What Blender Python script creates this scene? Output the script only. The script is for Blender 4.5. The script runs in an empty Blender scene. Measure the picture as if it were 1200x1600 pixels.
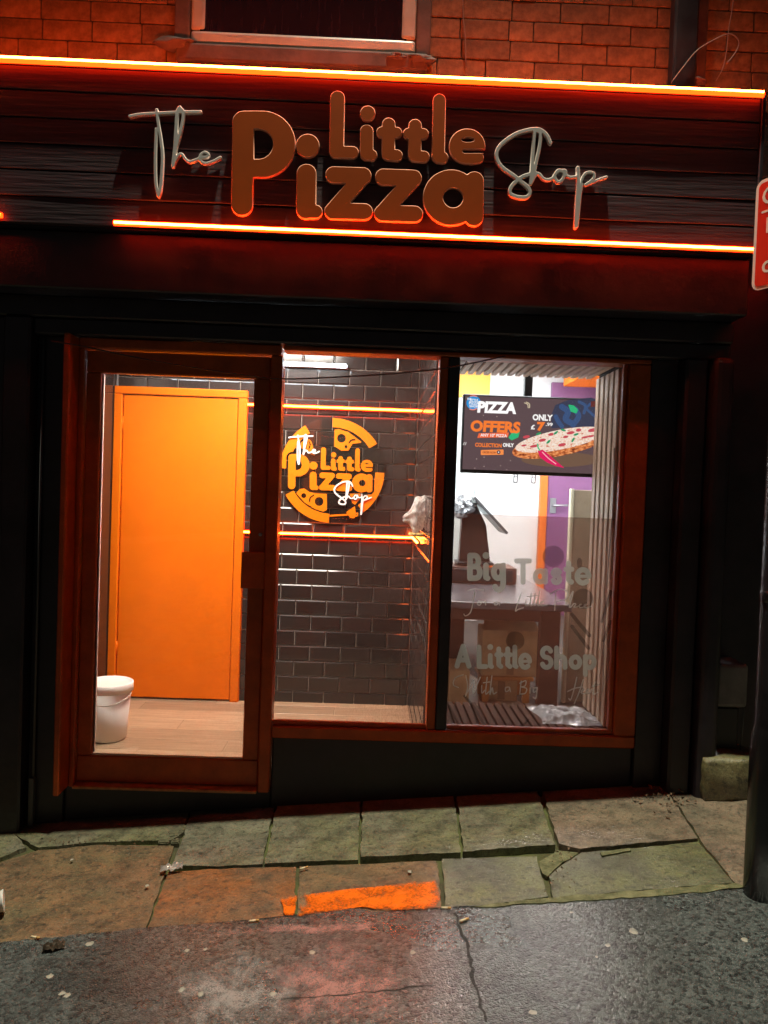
import bpy, bmesh, math, random
import numpy as np
from mathutils import Vector, Matrix, noise
random.seed(7)
R = math.radians
scene = bpy.context.scene
col = scene.collection

# ------------------------------------------------------------------ camera
CAM = Vector((0.0, -3.55, 1.39))
FPX = 1202.0
ROT = Matrix.Rotation(R(-1.07), 3, 'Z') @ Matrix.Rotation(R(88.5), 3, 'X') @ Matrix.Rotation(R(2.06), 3, 'Z')
cd = bpy.data.cameras.new('camera')
cam = bpy.data.objects.new('camera', cd)
col.objects.link(cam)
cd.sensor_fit = 'AUTO'
cd.sensor_width = 36.0
cd.lens = 36.0 * FPX / 1600.0
cd.clip_start = 0.05
cd.clip_end = 500
cam.matrix_world = Matrix.Translation(CAM) @ ROT.to_4x4()
scene.camera = cam

# ------------------------------------------------------------------ night sky, street lamp, exposure
world = bpy.data.worlds.new('World')
scene.world = world
world.use_nodes = True
wn = world.node_tree.nodes
sky = wn.new('ShaderNodeTexSky')
sky.sky_type = 'NISHITA'
sky.sun_disc = False
sky.sun_elevation = R(-3.0)
sky.sun_rotation = R(200)
wn['Background'].inputs['Strength'].default_value = 0.15
world.node_tree.links.new(sky.outputs[0], wn['Background'].inputs['Color'])

ld = bpy.data.lights.new('street_lamp_light', 'SPOT')
ld.energy = 3600
ld.color = (1.0, 1.0, 0.76)
ld.shadow_soft_size = 0.05
ld.spot_size = R(120)
ld.spot_blend = 0.12
lo = bpy.data.objects.new('street_lamp_light', ld)
lo.location = (0.3, -0.735, 9.0)
lo.rotation_euler = (R(-51.0), 0, 0)          # beam tilted to the street to keep the unseen lamp off the bricks
col.objects.link(lo)

vs = scene.view_settings
vs.view_transform = 'Standard'
vs.look = 'None'
vs.exposure = 0.0
vs.gamma = 1.0
vs.use_curve_mapping = False
scene.cycles.use_denoising = True
scene.cycles.max_bounces = 8
scene.cycles.transparent_max_bounces = 16
scene.cycles.sample_clamp_indirect = 6.0
scene.cycles.caustics_reflective = False
scene.cycles.caustics_refractive = False

# ------------------------------------------------------------------ measuring helpers (photo pixel -> point on a real plane)
def ray(px, py):
    return ROT @ Vector(((px - 600) / FPX, -(py - 800) / FPX, -1.0))
def P(px, py, Y):
    d = ray(px, py)
    return CAM + d * ((Y - CAM.y) / d.y)
GS, GC, G0 = 0.089, 0.02, -0.068           # street slope along x, fall towards the road
def gz(x, y):
    return G0 + GS * x + GC * y
def G(px, py):
    d = ray(px, py)
    t = (G0 + GS * CAM.x + GC * CAM.y - CAM.z) / (d.z - GS * d.x - GC * d.y)
    return CAM + d * t

# ------------------------------------------------------------------ materials
MATS = {}
def mat(name, color, rough=0.5, var=0.0, vscale=6.0, bump=0.0, bscale=60.0, metal=0.0, spec=0.5, coat=0.0,
        emit=None, estr=0.0, color2=None, stretch=None, rand=0.0, rvar=0.0, detail=6.0, bdist=0.01, alpha=1.0):
    if name in MATS:
        return MATS[name]
    m = bpy.data.materials.new(name)
    m.use_nodes = True
    nt = m.node_tree
    b = nt.nodes['Principled BSDF']
    b.inputs['Base Color'].default_value = (*color, 1)
    b.inputs['Roughness'].default_value = rough
    b.inputs['Metallic'].default_value = metal
    b.inputs['Specular IOR Level'].default_value = spec
    b.inputs['Coat Weight'].default_value = coat
    b.inputs['Alpha'].default_value = alpha
    if emit:
        b.inputs['Emission Color'].default_value = (*emit, 1)
        b.inputs['Emission Strength'].default_value = estr
    tc = nt.nodes.new('ShaderNodeTexCoord')
    src = tc.outputs['Object']
    if stretch:
        mp = nt.nodes.new('ShaderNodeMapping')
        mp.inputs['Scale'].default_value = stretch
        nt.links.new(src, mp.inputs['Vector'])
        src = mp.outputs['Vector']
    colout = None
    if var > 0 or color2:
        n = nt.nodes.new('ShaderNodeTexNoise')
        n.inputs['Scale'].default_value = vscale
        n.inputs['Detail'].default_value = detail
        n.inputs['Roughness'].default_value = 0.65
        nt.links.new(src, n.inputs['Vector'])
        r = nt.nodes.new('ShaderNodeValToRGB')
        c2 = color2 if color2 else tuple(c * (1 - var) for c in color)
        c1 = color if color2 else tuple(min(1, c * (1 + var)) for c in color)
        r.color_ramp.elements[0].position = 0.36
        r.color_ramp.elements[1].position = 0.66
        r.color_ramp.elements[0].color = (*c2, 1)
        r.color_ramp.elements[1].color = (*c1, 1)
        nt.links.new(n.outputs['Fac'], r.inputs['Fac'])
        colout = r.outputs['Color']
        if rvar > 0:
            mr = nt.nodes.new('ShaderNodeMapRange')
            mr.inputs['To Min'].default_value = max(0.02, rough - rvar)
            mr.inputs['To Max'].default_value = min(1, rough + rvar)
            mr.inputs['From Min'].default_value = 0.3
            mr.inputs['From Max'].default_value = 0.7
            nt.links.new(n.outputs['Fac'], mr.inputs['Value'])
            nt.links.new(mr.outputs['Result'], b.inputs['Roughness'])
    if rand > 0:
        oi = nt.nodes.new('ShaderNodeObjectInfo')
        hv = nt.nodes.new('ShaderNodeHueSaturation')
        ma = nt.nodes.new('ShaderNodeMapRange')
        ma.inputs['To Min'].default_value = 1 - rand
        ma.inputs['To Max'].default_value = 1 + rand
        nt.links.new(oi.outputs['Random'], ma.inputs['Value'])
        nt.links.new(ma.outputs['Result'], hv.inputs['Value'])
        if colout:
            nt.links.new(colout, hv.inputs['Color'])
        else:
            hv.inputs['Color'].default_value = (*color, 1)
        colout = hv.outputs['Color']
    if colout:
        nt.links.new(colout, b.inputs['Base Color'])
    if bump > 0:
        n2 = nt.nodes.new('ShaderNodeTexNoise')
        n2.inputs['Scale'].default_value = bscale
        n2.inputs['Detail'].default_value = 5
        nt.links.new(src, n2.inputs['Vector'])
        bp = nt.nodes.new('ShaderNodeBump')
        bp.inputs['Strength'].default_value = bump
        bp.inputs['Distance'].default_value = bdist
        nt.links.new(n2.outputs['Fac'], bp.inputs['Height'])
        nt.links.new(bp.outputs['Normal'], b.inputs['Normal'])
    MATS[name] = m
    return m

def emis(name, color, strength):
    if name in MATS:
        return MATS[name]
    m = bpy.data.materials.new(name)
    m.use_nodes = True
    nt = m.node_tree
    nt.nodes.clear()
    e = nt.nodes.new('ShaderNodeEmission')
    e.inputs['Color'].default_value = (*color, 1)
    e.inputs['Strength'].default_value = strength
    o = nt.nodes.new('ShaderNodeOutputMaterial')
    nt.links.new(e.outputs[0], o.inputs[0])
    MATS[name] = m
    return m

def glass(name, film=0.0, trans=0.35, filmcol=(0.3, 0.2, 0.16), drops=0.0, tint=(1, 1, 1), refl=0.06, dropcol=(0.8, 0.7, 0.65)):
    m = bpy.data.materials.new(name)
    m.use_nodes = True
    nt = m.node_tree
    nt.nodes.clear()
    L = nt.links.new
    tr = nt.nodes.new('ShaderNodeBsdfTransparent')
    tr.inputs['Color'].default_value = (*tint, 1)
    df = nt.nodes.new('ShaderNodeBsdfDiffuse')
    df.inputs['Color'].default_value = (*(filmcol if film > 0 else dropcol), 1)
    tl = nt.nodes.new('ShaderNodeBsdfTranslucent')
    tl.inputs['Color'].default_value = (*(filmcol if film > 0 else dropcol), 1)
    dd = nt.nodes.new('ShaderNodeMixShader')
    dd.inputs[0].default_value = trans
    L(df.outputs[0], dd.inputs[1]); L(tl.outputs[0], dd.inputs[2])
    mx = nt.nodes.new('ShaderNodeMixShader')
    L(tr.outputs[0], mx.inputs[1]); L(dd.outputs[0], mx.inputs[2])
    mx.inputs[0].default_value = film
    if drops > 0:
        tc = nt.nodes.new('ShaderNodeTexCoord')
        mp = nt.nodes.new('ShaderNodeMapping')
        mp.inputs['Scale'].default_value = (1, 1, 0.55)
        L(tc.outputs['Object'], mp.inputs['Vector'])
        n1 = nt.nodes.new('ShaderNodeTexNoise')
        n1.inputs['Scale'].default_value = 170
        n1.inputs['Detail'].default_value = 3
        L(mp.outputs[0], n1.inputs['Vector'])
        r1 = nt.nodes.new('ShaderNodeMapRange')
        r1.inputs['From Min'].default_value = 0.47
        r1.inputs['From Max'].default_value = 0.62
        L(n1.outputs['Fac'], r1.inputs['Value'])
        n2 = nt.nodes.new('ShaderNodeTexNoise')
        n2.inputs['Scale'].default_value = 2.2
        n2.inputs['Detail'].default_value = 4
        L(tc.outputs['Object'], n2.inputs['Vector'])
        sx = nt.nodes.new('ShaderNodeSeparateXYZ')
        L(tc.outputs['Object'], sx.inputs[0])
        ad = nt.nodes.new('ShaderNodeMath'); ad.operation = 'ADD'
        L(sx.outputs['X'], ad.inputs[0]); L(n2.outputs['Fac'], ad.inputs[1])
        r2 = nt.nodes.new('ShaderNodeMapRange')
        r2.inputs['From Min'].default_value = 0.42
        r2.inputs['From Max'].default_value = 0.85
        r2.inputs['To Min'].default_value = 0.12
        L(ad.outputs[0], r2.inputs['Value'])
        mu = nt.nodes.new('ShaderNodeMath'); mu.operation = 'MULTIPLY'
        L(r1.outputs[0], mu.inputs[0]); L(r2.outputs[0], mu.inputs[1])
        m2 = nt.nodes.new('ShaderNodeMath'); m2.operation = 'MULTIPLY_ADD'
        L(mu.outputs[0], m2.inputs[0]); m2.inputs[1].default_value = drops; m2.inputs[2].default_value = 0.008
        L(m2.outputs[0], mx.inputs[0])
    gl = nt.nodes.new('ShaderNodeBsdfGlossy')
    gl.inputs['Roughness'].default_value = 0.02
    fr = nt.nodes.new('ShaderNodeFresnel')
    fr.inputs['IOR'].default_value = 1.45
    m3 = nt.nodes.new('ShaderNodeMixShader')
    L(fr.outputs[0], m3.inputs[0]); L(mx.outputs[0], m3.inputs[1]); L(gl.outputs[0], m3.inputs[2])
    o = nt.nodes.new('ShaderNodeOutputMaterial')
    L(m3.outputs[0], o.inputs[0])
    MATS[name] = m
    return m

# ------------------------------------------------------------------ object helpers
def tag(o, label=None, cat=None, group=None, kind=None):
    if label: o['label'] = label
    if cat: o['category'] = cat
    if group: o['group'] = group
    if kind: o['kind'] = kind
    return o
def empty(name, loc, label=None, cat=None, group=None):
    o = bpy.data.objects.new(name, None)
    o.empty_display_size = 0.1
    o.location = loc
    col.objects.link(o)
    return tag(o, label, cat, group)
def adopt(o, parent):
    o.parent = parent
    if parent is not None:
        loc = Vector(); q = parent
        while q is not None:
            loc += q.location; q = q.parent
        o.location = o.location - loc
def obj(name, me, m, parent=None, smooth=False, recentre=True):
    """link a mesh (world coordinates) as one object, origin at the middle of its bounds"""
    if isinstance(me, bmesh.types.BMesh):
        b = me
        me = bpy.data.meshes.new(name)
        b.to_mesh(me); b.free()
    n = len(me.vertices)
    c = Vector()
    if recentre and n:
        a = np.empty(n * 3); me.vertices.foreach_get('co', a); a = a.reshape(-1, 3)
        mn, mxx = a.min(0), a.max(0)
        c = Vector((mn + mxx) / 2)
        a -= np.array(c)
        me.vertices.foreach_set('co', a.ravel())
    for mm in (m if isinstance(m, (list, tuple)) else [m]):
        if mm: me.materials.append(mm)
    if smooth:
        me.polygons.foreach_set('use_smooth', [True] * len(me.polygons))
    me.update()
    o = bpy.data.objects.new(name, me)
    o.location = c
    col.objects.link(o)
    if parent is not None:
        adopt(o, parent)
    return o
def copy_obj(o, loc, parent=None):
    c = o.copy()
    c.location = loc
    col.objects.link(c)
    c.parent = None
    if parent is not None:
        adopt(c, parent)
    return c
def box(b, x0, x1, y0, y1, z0, z1, bev=0.0, seg=1):
    vs_ = [b.verts.new(p) for p in ((x0, y0, z0), (x1, y0, z0), (x1, y1, z0), (x0, y1, z0), (x0, y0, z1), (x1, y0, z1), (x1, y1, z1), (x0, y1, z1))]
    fs = [b.faces.new([vs_[i] for i in q]) for q in ((0, 3, 2, 1), (4, 5, 6, 7), (0, 1, 5, 4), (1, 2, 6, 5), (2, 3, 7, 6), (3, 0, 4, 7))]
    if bev > 0:
        es = list({e for f in fs for e in f.edges})
        bmesh.ops.bevel(b, geom=es, offset=bev, segments=seg, affect='EDGES', profile=0.5)
def bx(name, m, parent, x0, x1, y0, y1, z0, z1, bev=0.004, seg=1, smooth=False):
    b = bmesh.new()
    box(b, x0, x1, y0, y1, z0, z1, bev, seg)
    return obj(name, b, m, parent, smooth)
def tube(b, pts, r, seg=8, caps=True):
    pts = [Vector(p) for p in pts]
    rings = []
    rr = r if isinstance(r, (list, tuple)) else [r] * len(pts)
    up = None
    for i, p in enumerate(pts):
        t = (pts[min(i + 1, len(pts) - 1)] - pts[max(i - 1, 0)]).normalized()
        if up is None:
            up = Vector((0, 0, 1)) if abs(t.z) < 0.9 else Vector((1, 0, 0))
        s = t.cross(up).normalized()
        up = s.cross(t).normalized()
        rings.append([b.verts.new(p + (s * math.cos(a) + up * math.sin(a)) * rr[i]) for a in [2 * math.pi * k / seg for k in range(seg)]])
    for a, c in zip(rings, rings[1:]):
        for k in range(seg):
            b.faces.new((a[k], a[(k + 1) % seg], c[(k + 1) % seg], c[k]))
    if caps:
        b.faces.new(rings[0][::-1]); b.faces.new(rings[-1])
def tb(name, m, parent, pts, r, seg=8):
    b = bmesh.new(); tube(b, pts, r, seg)
    bmesh.ops.recalc_face_normals(b, faces=b.faces)
    return obj(name, b, m, parent, True)
def lathe(b, prof, centre, seg=32):
    cx, cy, cz = centre
    rings = [[b.verts.new((cx + r * math.cos(2 * math.pi * k / seg), cy + r * math.sin(2 * math.pi * k / seg), cz + z)) for k in range(seg)] for r, z in prof]
    for a, c in zip(rings, rings[1:]):
        for k in range(seg):
            b.faces.new((a[k], a[(k + 1) % seg], c[(k + 1) % seg], c[k]))
    b.faces.new(rings[0][::-1]); b.faces.new(rings[-1])
def smooth_path(pts, n=6):
    pts = [np.array(p, float) for p in pts]
    if len(pts) < 3: return [tuple(p) for p in pts]
    q = [2 * pts[0] - pts[1]] + pts + [2 * pts[-1] - pts[-2]]
    out = []
    for i in range(1, len(q) - 2):
        for k in range(n):
            t = k / n
            out.append(0.5 * ((2 * q[i]) + (-q[i - 1] + q[i + 1]) * t + (2 * q[i - 1] - 5 * q[i] + 4 * q[i + 1] - q[i + 2]) * t * t + (-q[i - 1] + 3 * q[i] - 3 * q[i + 1] + q[i + 2]) * t ** 3))
    out.append(pts[-1])
    return [tuple(p) for p in out]

# ------------------------------------------------------------------ flat shapes from distance fields (lettering, logos)
def seg_d(X, Y, a, b):
    ax, ay = a; bx_, by = b
    dx, dy = bx_ - ax, by - ay
    L = dx * dx + dy * dy + 1e-12
    t = np.clip(((X - ax) * dx + (Y - ay) * dy) / L, 0, 1)
    return np.hypot(X - ax - t * dx, Y - ay - t * dy)
def stroke(pts, r):
    def f(X, Y):
        d = None
        if len(pts) == 1:
            return np.hypot(X - pts[0][0], Y - pts[0][1]) - r
        for a, b in zip(pts, pts[1:]):
            q = seg_d(X, Y, a, b)
            d = q if d is None else np.minimum(d, q)
        return d - r
    f.bb = (min(p[0] for p in pts) - r, min(p[1] for p in pts) - r, max(p[0] for p in pts) + r, max(p[1] for p in pts) + r)
    return f
def curve(pts, r): return stroke(smooth_path(pts), r)
def disc(c, r): return stroke([c], r)
def ell(c, rx, ry):
    f = lambda X, Y: (np.hypot((X - c[0]) / rx, (Y - c[1]) / ry) - 1) * min(rx, ry)
    f.bb = (c[0] - rx, c[1] - ry, c[0] + rx, c[1] + ry)
    return f
def poly(pts, r=0.0):
    def f(X, Y):
        d = np.full_like(X, 1e9); s = np.zeros(X.shape, bool)
        for (ax, ay), (bx_, by) in zip(pts, pts[1:] + pts[:1]):
            d = np.minimum(d, seg_d(X, Y, (ax, ay), (bx_, by)))
            if ay != by:
                cond = (ay > Y) != (by > Y)
                s ^= cond & (X < (bx_ - ax) * (Y - ay) / (by - ay) + ax)
        return np.where(s, -d, d) - r
    f.bb = (min(p[0] for p in pts) - r, min(p[1] for p in pts) - r, max(p[0] for p in pts) + r, max(p[1] for p in pts) + r)
    return f
def dshape(x0, yc, xc, hh):
    """flat left side at x0, round right side centred at xc with radius hh"""
    pts = [(x0, yc - hh)] + [(xc + hh * math.cos(a), yc + hh * math.sin(a)) for a in [R(-90 + 6 * i) for i in range(31)]] + [(x0, yc + hh)]
    return poly(pts)
def uni(*fs):
    def f(X, Y):
        d = fs[0](X, Y)
        for g in fs[1:]: d = np.minimum(d, g(X, Y))
        return d
    f.bb = (min(g.bb[0] for g in fs), min(g.bb[1] for g in fs), max(g.bb[2] for g in fs), max(g.bb[3] for g in fs))
    return f
def sub(a, *cs):
    def f(X, Y):
        d = a(X, Y)
        for c in cs: d = np.maximum(d, -c(X, Y))
        return d
    f.bb = a.bb
    return f
def grow(a, e):
    f = lambda X, Y: a(X, Y) - e
    f.bb = (a.bb[0] - e, a.bb[1] - e, a.bb[2] + e, a.bb[3] + e)
    return f
def move(a, s, ox, oy):
    f = lambda X, Y: a((X - ox) / s, (Y - oy) / s) * s
    f.bb = (a.bb[0] * s + ox, a.bb[1] * s + oy, a.bb[2] * s + ox, a.bb[3] * s + oy)
    return f
def contours(f, res):
    x0, y0, x1, y1 = f.bb
    x0 -= 2 * res; y0 -= 2 * res; x1 += 2 * res; y1 += 2 * res
    nx, ny = int((x1 - x0) / res) + 2, int((y1 - y0) / res) + 2
    xs = x0 + np.arange(nx) * res; ys = y0 + np.arange(ny) * res
    X, Y = np.meshgrid(xs, ys)
    V = f(X, Y) + 1e-9
    ins = V < 0
    code = ins[:-1, :-1] * 1 + ins[:-1, 1:] * 2 + ins[1:, 1:] * 4 + ins[1:, :-1] * 8
    nxt = {}
    def pt(e):
        k, i, j = e
        if k == 0:
            a, b = V[i, j], V[i, j + 1]; return (xs[j] + res * a / (a - b), ys[i])
        a, b = V[i, j], V[i + 1, j]; return (xs[j], ys[i] + res * a / (a - b))
    T = {1: [(3, 0)], 2: [(0, 1)], 3: [(3, 1)], 4: [(1, 2)], 5: [(3, 2), (1, 0)], 6: [(0, 2)], 7: [(3, 2)], 8: [(2, 3)], 9: [(2, 0)],
         10: [(0, 3), (2, 1)], 11: [(2, 1)], 12: [(1, 3)], 13: [(1, 0)], 14: [(0, 3)]}
    for i, j in zip(*np.nonzero((code > 0) & (code < 15))):
        ed = [(0, i, j), (1, i, j + 1), (0, i + 1, j), (1, i, j)]
        for a, b in T[int(code[i, j])]:
            nxt[ed[a]] = ed[b]
    loops = []
    while nxt:
        s = next(iter(nxt)); cur = s; lp = []
        while cur in nxt:
            lp.append(pt(cur)); cur = nxt.pop(cur)
        if len(lp) > 5: loops.append(lp)
    return loops
def simplify(lp, tol):
    a = np.array(lp)
    n = len(a); far = int(np.argmax(((a - a[0]) ** 2).sum(1)))
    keep = {0, far}
    st = [(0, far), (far, n)]
    aa = np.vstack([a, a[:1]])
    while st:
        i, j = st.pop()
        if j - i < 2: continue
        seg = aa[j] - aa[i]; L = math.hypot(*seg) + 1e-12
        v = aa[i + 1:j] - aa[i]
        d = np.abs(v[:, 0] * seg[1] - v[:, 1] * seg[0]) / L
        k = int(d.argmax())
        if d[k] > tol:
            keep.add(i + 1 + k); st += [(i, i + 1 + k), (i + 1 + k, j)]
    return [tuple(a[k]) for k in sorted(keep) if k < n]
def flat_mesh(f, res, tol, mapf, yfront, depth, bevel=0.0):
    """solid plate: outline from a distance field, mapped to (x, z), its front at y = yfront"""
    cu = bpy.data.curves.new('tmp', 'CURVE')
    cu.dimensions = '2D'; cu.fill_mode = 'BOTH'
    for lp in contours(f, res):
        pts = [mapf(*p) for p in simplify(lp, tol)]
        if len(pts) < 3: continue
        sp = cu.splines.new('POLY'); sp.points.add(len(pts) - 1)
        for q, p in zip(sp.points, pts): q.co = (p[0], p[1], 0, 1)
        sp.use_cyclic_u = True
    cu.extrude = max(0.0, depth / 2 - bevel)
    cu.bevel_depth = bevel; cu.bevel_resolution = 0; cu.offset = -bevel
    o = bpy.data.objects.new('tmp', cu); col.objects.link(o)
    dg = bpy.context.evaluated_depsgraph_get()
    me = bpy.data.meshes.new_from_object(o.evaluated_get(dg))
    bpy.data.objects.remove(o); bpy.data.curves.remove(cu)
    n = len(me.vertices)
    a = np.empty(n * 3); me.vertices.foreach_get('co', a); a = a.reshape(-1, 3)
    w = np.stack([a[:, 0], yfront + depth / 2 - a[:, 2], a[:, 1]], 1)
    me.vertices.foreach_set('co', w.ravel()); me.update()
    me.materials.clear()
    return me
def edge_material(me, idx=1):
    for p in me.polygons:
        if abs(p.normal.y) < 0.95: p.material_index = idx
def text_mesh(s, x0, x1, z0, z1, y, depth=0.001, bold=0.0, shear=0.0):
    cu = bpy.data.curves.new('tmp', 'FONT')
    cu.body = s; cu.size = 1.0; cu.offset = bold; cu.extrude = 0.0; cu.resolution_u = 3; cu.shear = shear
    o = bpy.data.objects.new('tmp', cu); col.objects.link(o)
    dg = bpy.context.evaluated_depsgraph_get()
    me = bpy.data.meshes.new_from_object(o.evaluated_get(dg))
    bpy.data.objects.remove(o); bpy.data.curves.remove(cu)
    n = len(me.vertices)
    a = np.empty(n * 3); me.vertices.foreach_get('co', a); a = a.reshape(-1, 3)
    mn, mxx = a.min(0), a.max(0)
    u = (a - mn) / np.maximum(mxx - mn, 1e-9)
    w = np.stack([x0 + u[:, 0] * (x1 - x0), np.full(n, y), z0 + u[:, 1] * (z1 - z0)], 1)
    me.vertices.foreach_set('co', w.ravel()); me.update(); me.materials.clear()
    return me

# ------------------------------------------------------------------ the shop's materials
M_black = mat('black_paint', (0.021, 0.015, 0.022), 0.45, var=0.45, vscale=4, bump=0.25, bscale=22, rvar=0.15)
M_board = mat('dark_stained_board', (0.038, 0.018, 0.025), 0.6, var=0.45, vscale=9, bump=0.3, bscale=22, stretch=(0.25, 1, 4), rand=0.18, bdist=0.006)
M_frame = mat('orange_frame_paint', (0.43, 0.070, 0.007), 0.42, var=0.2, vscale=11, bump=0.06, bscale=80, spec=0.4)
M_brick = mat('soot_stained_brick', (0.28, 0.125, 0.05), 0.85, var=0.45, vscale=12, bump=0.4, bscale=70, rand=0.22, bdist=0.005)
M_mortar = mat('dark_mortar', (0.06, 0.04, 0.032), 0.95, var=0.4, vscale=30, bump=0.6, bscale=120)
M_render = mat('painted_render', (0.15, 0.085, 0.07), 0.8, var=0.3, vscale=7, bump=0.3, bscale=25, bdist=0.006)
M_upvc = mat('white_window_plastic', (0.62, 0.62, 0.58), 0.35, var=0.12, vscale=6)
M_darkglass = mat('dark_upper_glass', (0.022, 0.010, 0.014), 0.10, var=0.3, vscale=18, stretch=(3, 1, 0.3), spec=0.6)
M_led = emis('orange_led_sleeve', (1.0, 0.018, 0.001), 18.0)
M_ledcore = emis('orange_led_core', (1.0, 0.14, 0.016), 85.0)
M_ledcore2 = emis('orange_led_core_inside', (1.0, 0.12, 0.012), 80.0)
M_ledin = emis('orange_led_sleeve_inside', (1.0, 0.024, 0.001), 22.0)
M_sign = mat('sign_orange_face', (0.62, 0.095, 0.001), 0.38, var=0.06, vscale=5)
M_signedge = mat('sign_letter_edge', (0.95, 0.42, 0.28), 0.25)
M_white = mat('white_acrylic', (0.78, 0.74, 0.72), 0.35)
M_whiteedge = mat('white_acrylic_edge', (0.85, 0.72, 0.66), 0.25)
M_clear = glass('clear_shop_glass', drops=0.05)
M_wet = glass('misted_shop_glass', drops=0.18)
M_film = glass('tinted_film', film=0.17, trans=0.45, filmcol=(0.46, 0.12, 0.06), tint=(0.92, 0.86, 0.83))
M_pale = glass('frosted_vinyl', film=0.46, trans=0.8, filmcol=(0.80, 0.88, 0.76))
M_pale2 = glass('faint_vinyl', film=0.42, trans=0.8, filmcol=(0.9, 0.9, 0.8))
M_dimv = mat('dark_vinyl', (0.06, 0.05, 0.05), 0.6, alpha=0.26)
M_tile = mat('black_metro_tile', (0.025, 0.019, 0.018), 0.14, rand=0.25, bump=0.05, bscale=14)
M_grout = mat('grey_grout', (0.30, 0.265, 0.24), 0.9, var=0.2, vscale=40)
M_odoor = mat('orange_door_paint', (0.82, 0.165, 0.001), 0.5, var=0.04, vscale=3, bump=0.05, bscale=50, spec=0.15)
M_plank = mat('pale_oak_vinyl', (0.46, 0.33, 0.21), 0.42, color2=(0.29, 0.195, 0.115), vscale=5, stretch=(0.6, 9, 1), rand=0.26, bump=0.05, bscale=30)
M_wallw = mat('white_wall', (0.78, 0.79, 0.79), 0.7, var=0.04, vscale=3)
M_purple = mat('purple_door_paint', (0.19, 0.070, 0.17), 0.45, var=0.08, vscale=4)
M_alu = mat('grey_metal', (0.35, 0.35, 0.36), 0.35, metal=0.9)
M_dark = mat('dark_plastic', (0.02, 0.02, 0.022), 0.35)
M_cable = mat('cable_sheath', (0.015, 0.012, 0.012), 0.4)
M_grey = mat('grey_trunking', (0.10, 0.095, 0.10), 0.5)
M_card = mat('cardboard', (0.58, 0.38, 0.21), 0.8, var=0.18, vscale=8, bump=0.1, bscale=40)
M_whitep = mat('white_plastic', (0.80, 0.79, 0.76), 0.35, var=0.04)
M_brown = mat('counter_brown', (0.09, 0.035, 0.022), 0.5, var=0.2)
M_ctop = mat('counter_top_grey', (0.12, 0.115, 0.125), 0.22, var=0.2, vscale=25)
M_slat = mat('oak_slat', (0.66, 0.47, 0.34), 0.5, var=0.08, vscale=9)
M_slatd = mat('oak_slat_shaded', (0.060, 0.030, 0.020), 0.85, var=0.15, vscale=9, spec=0.1)  # oak of the sill slats, darkened in colour for the dimness behind the film
M_felt = mat('black_felt', (0.012, 0.01, 0.01), 0.95)

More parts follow.
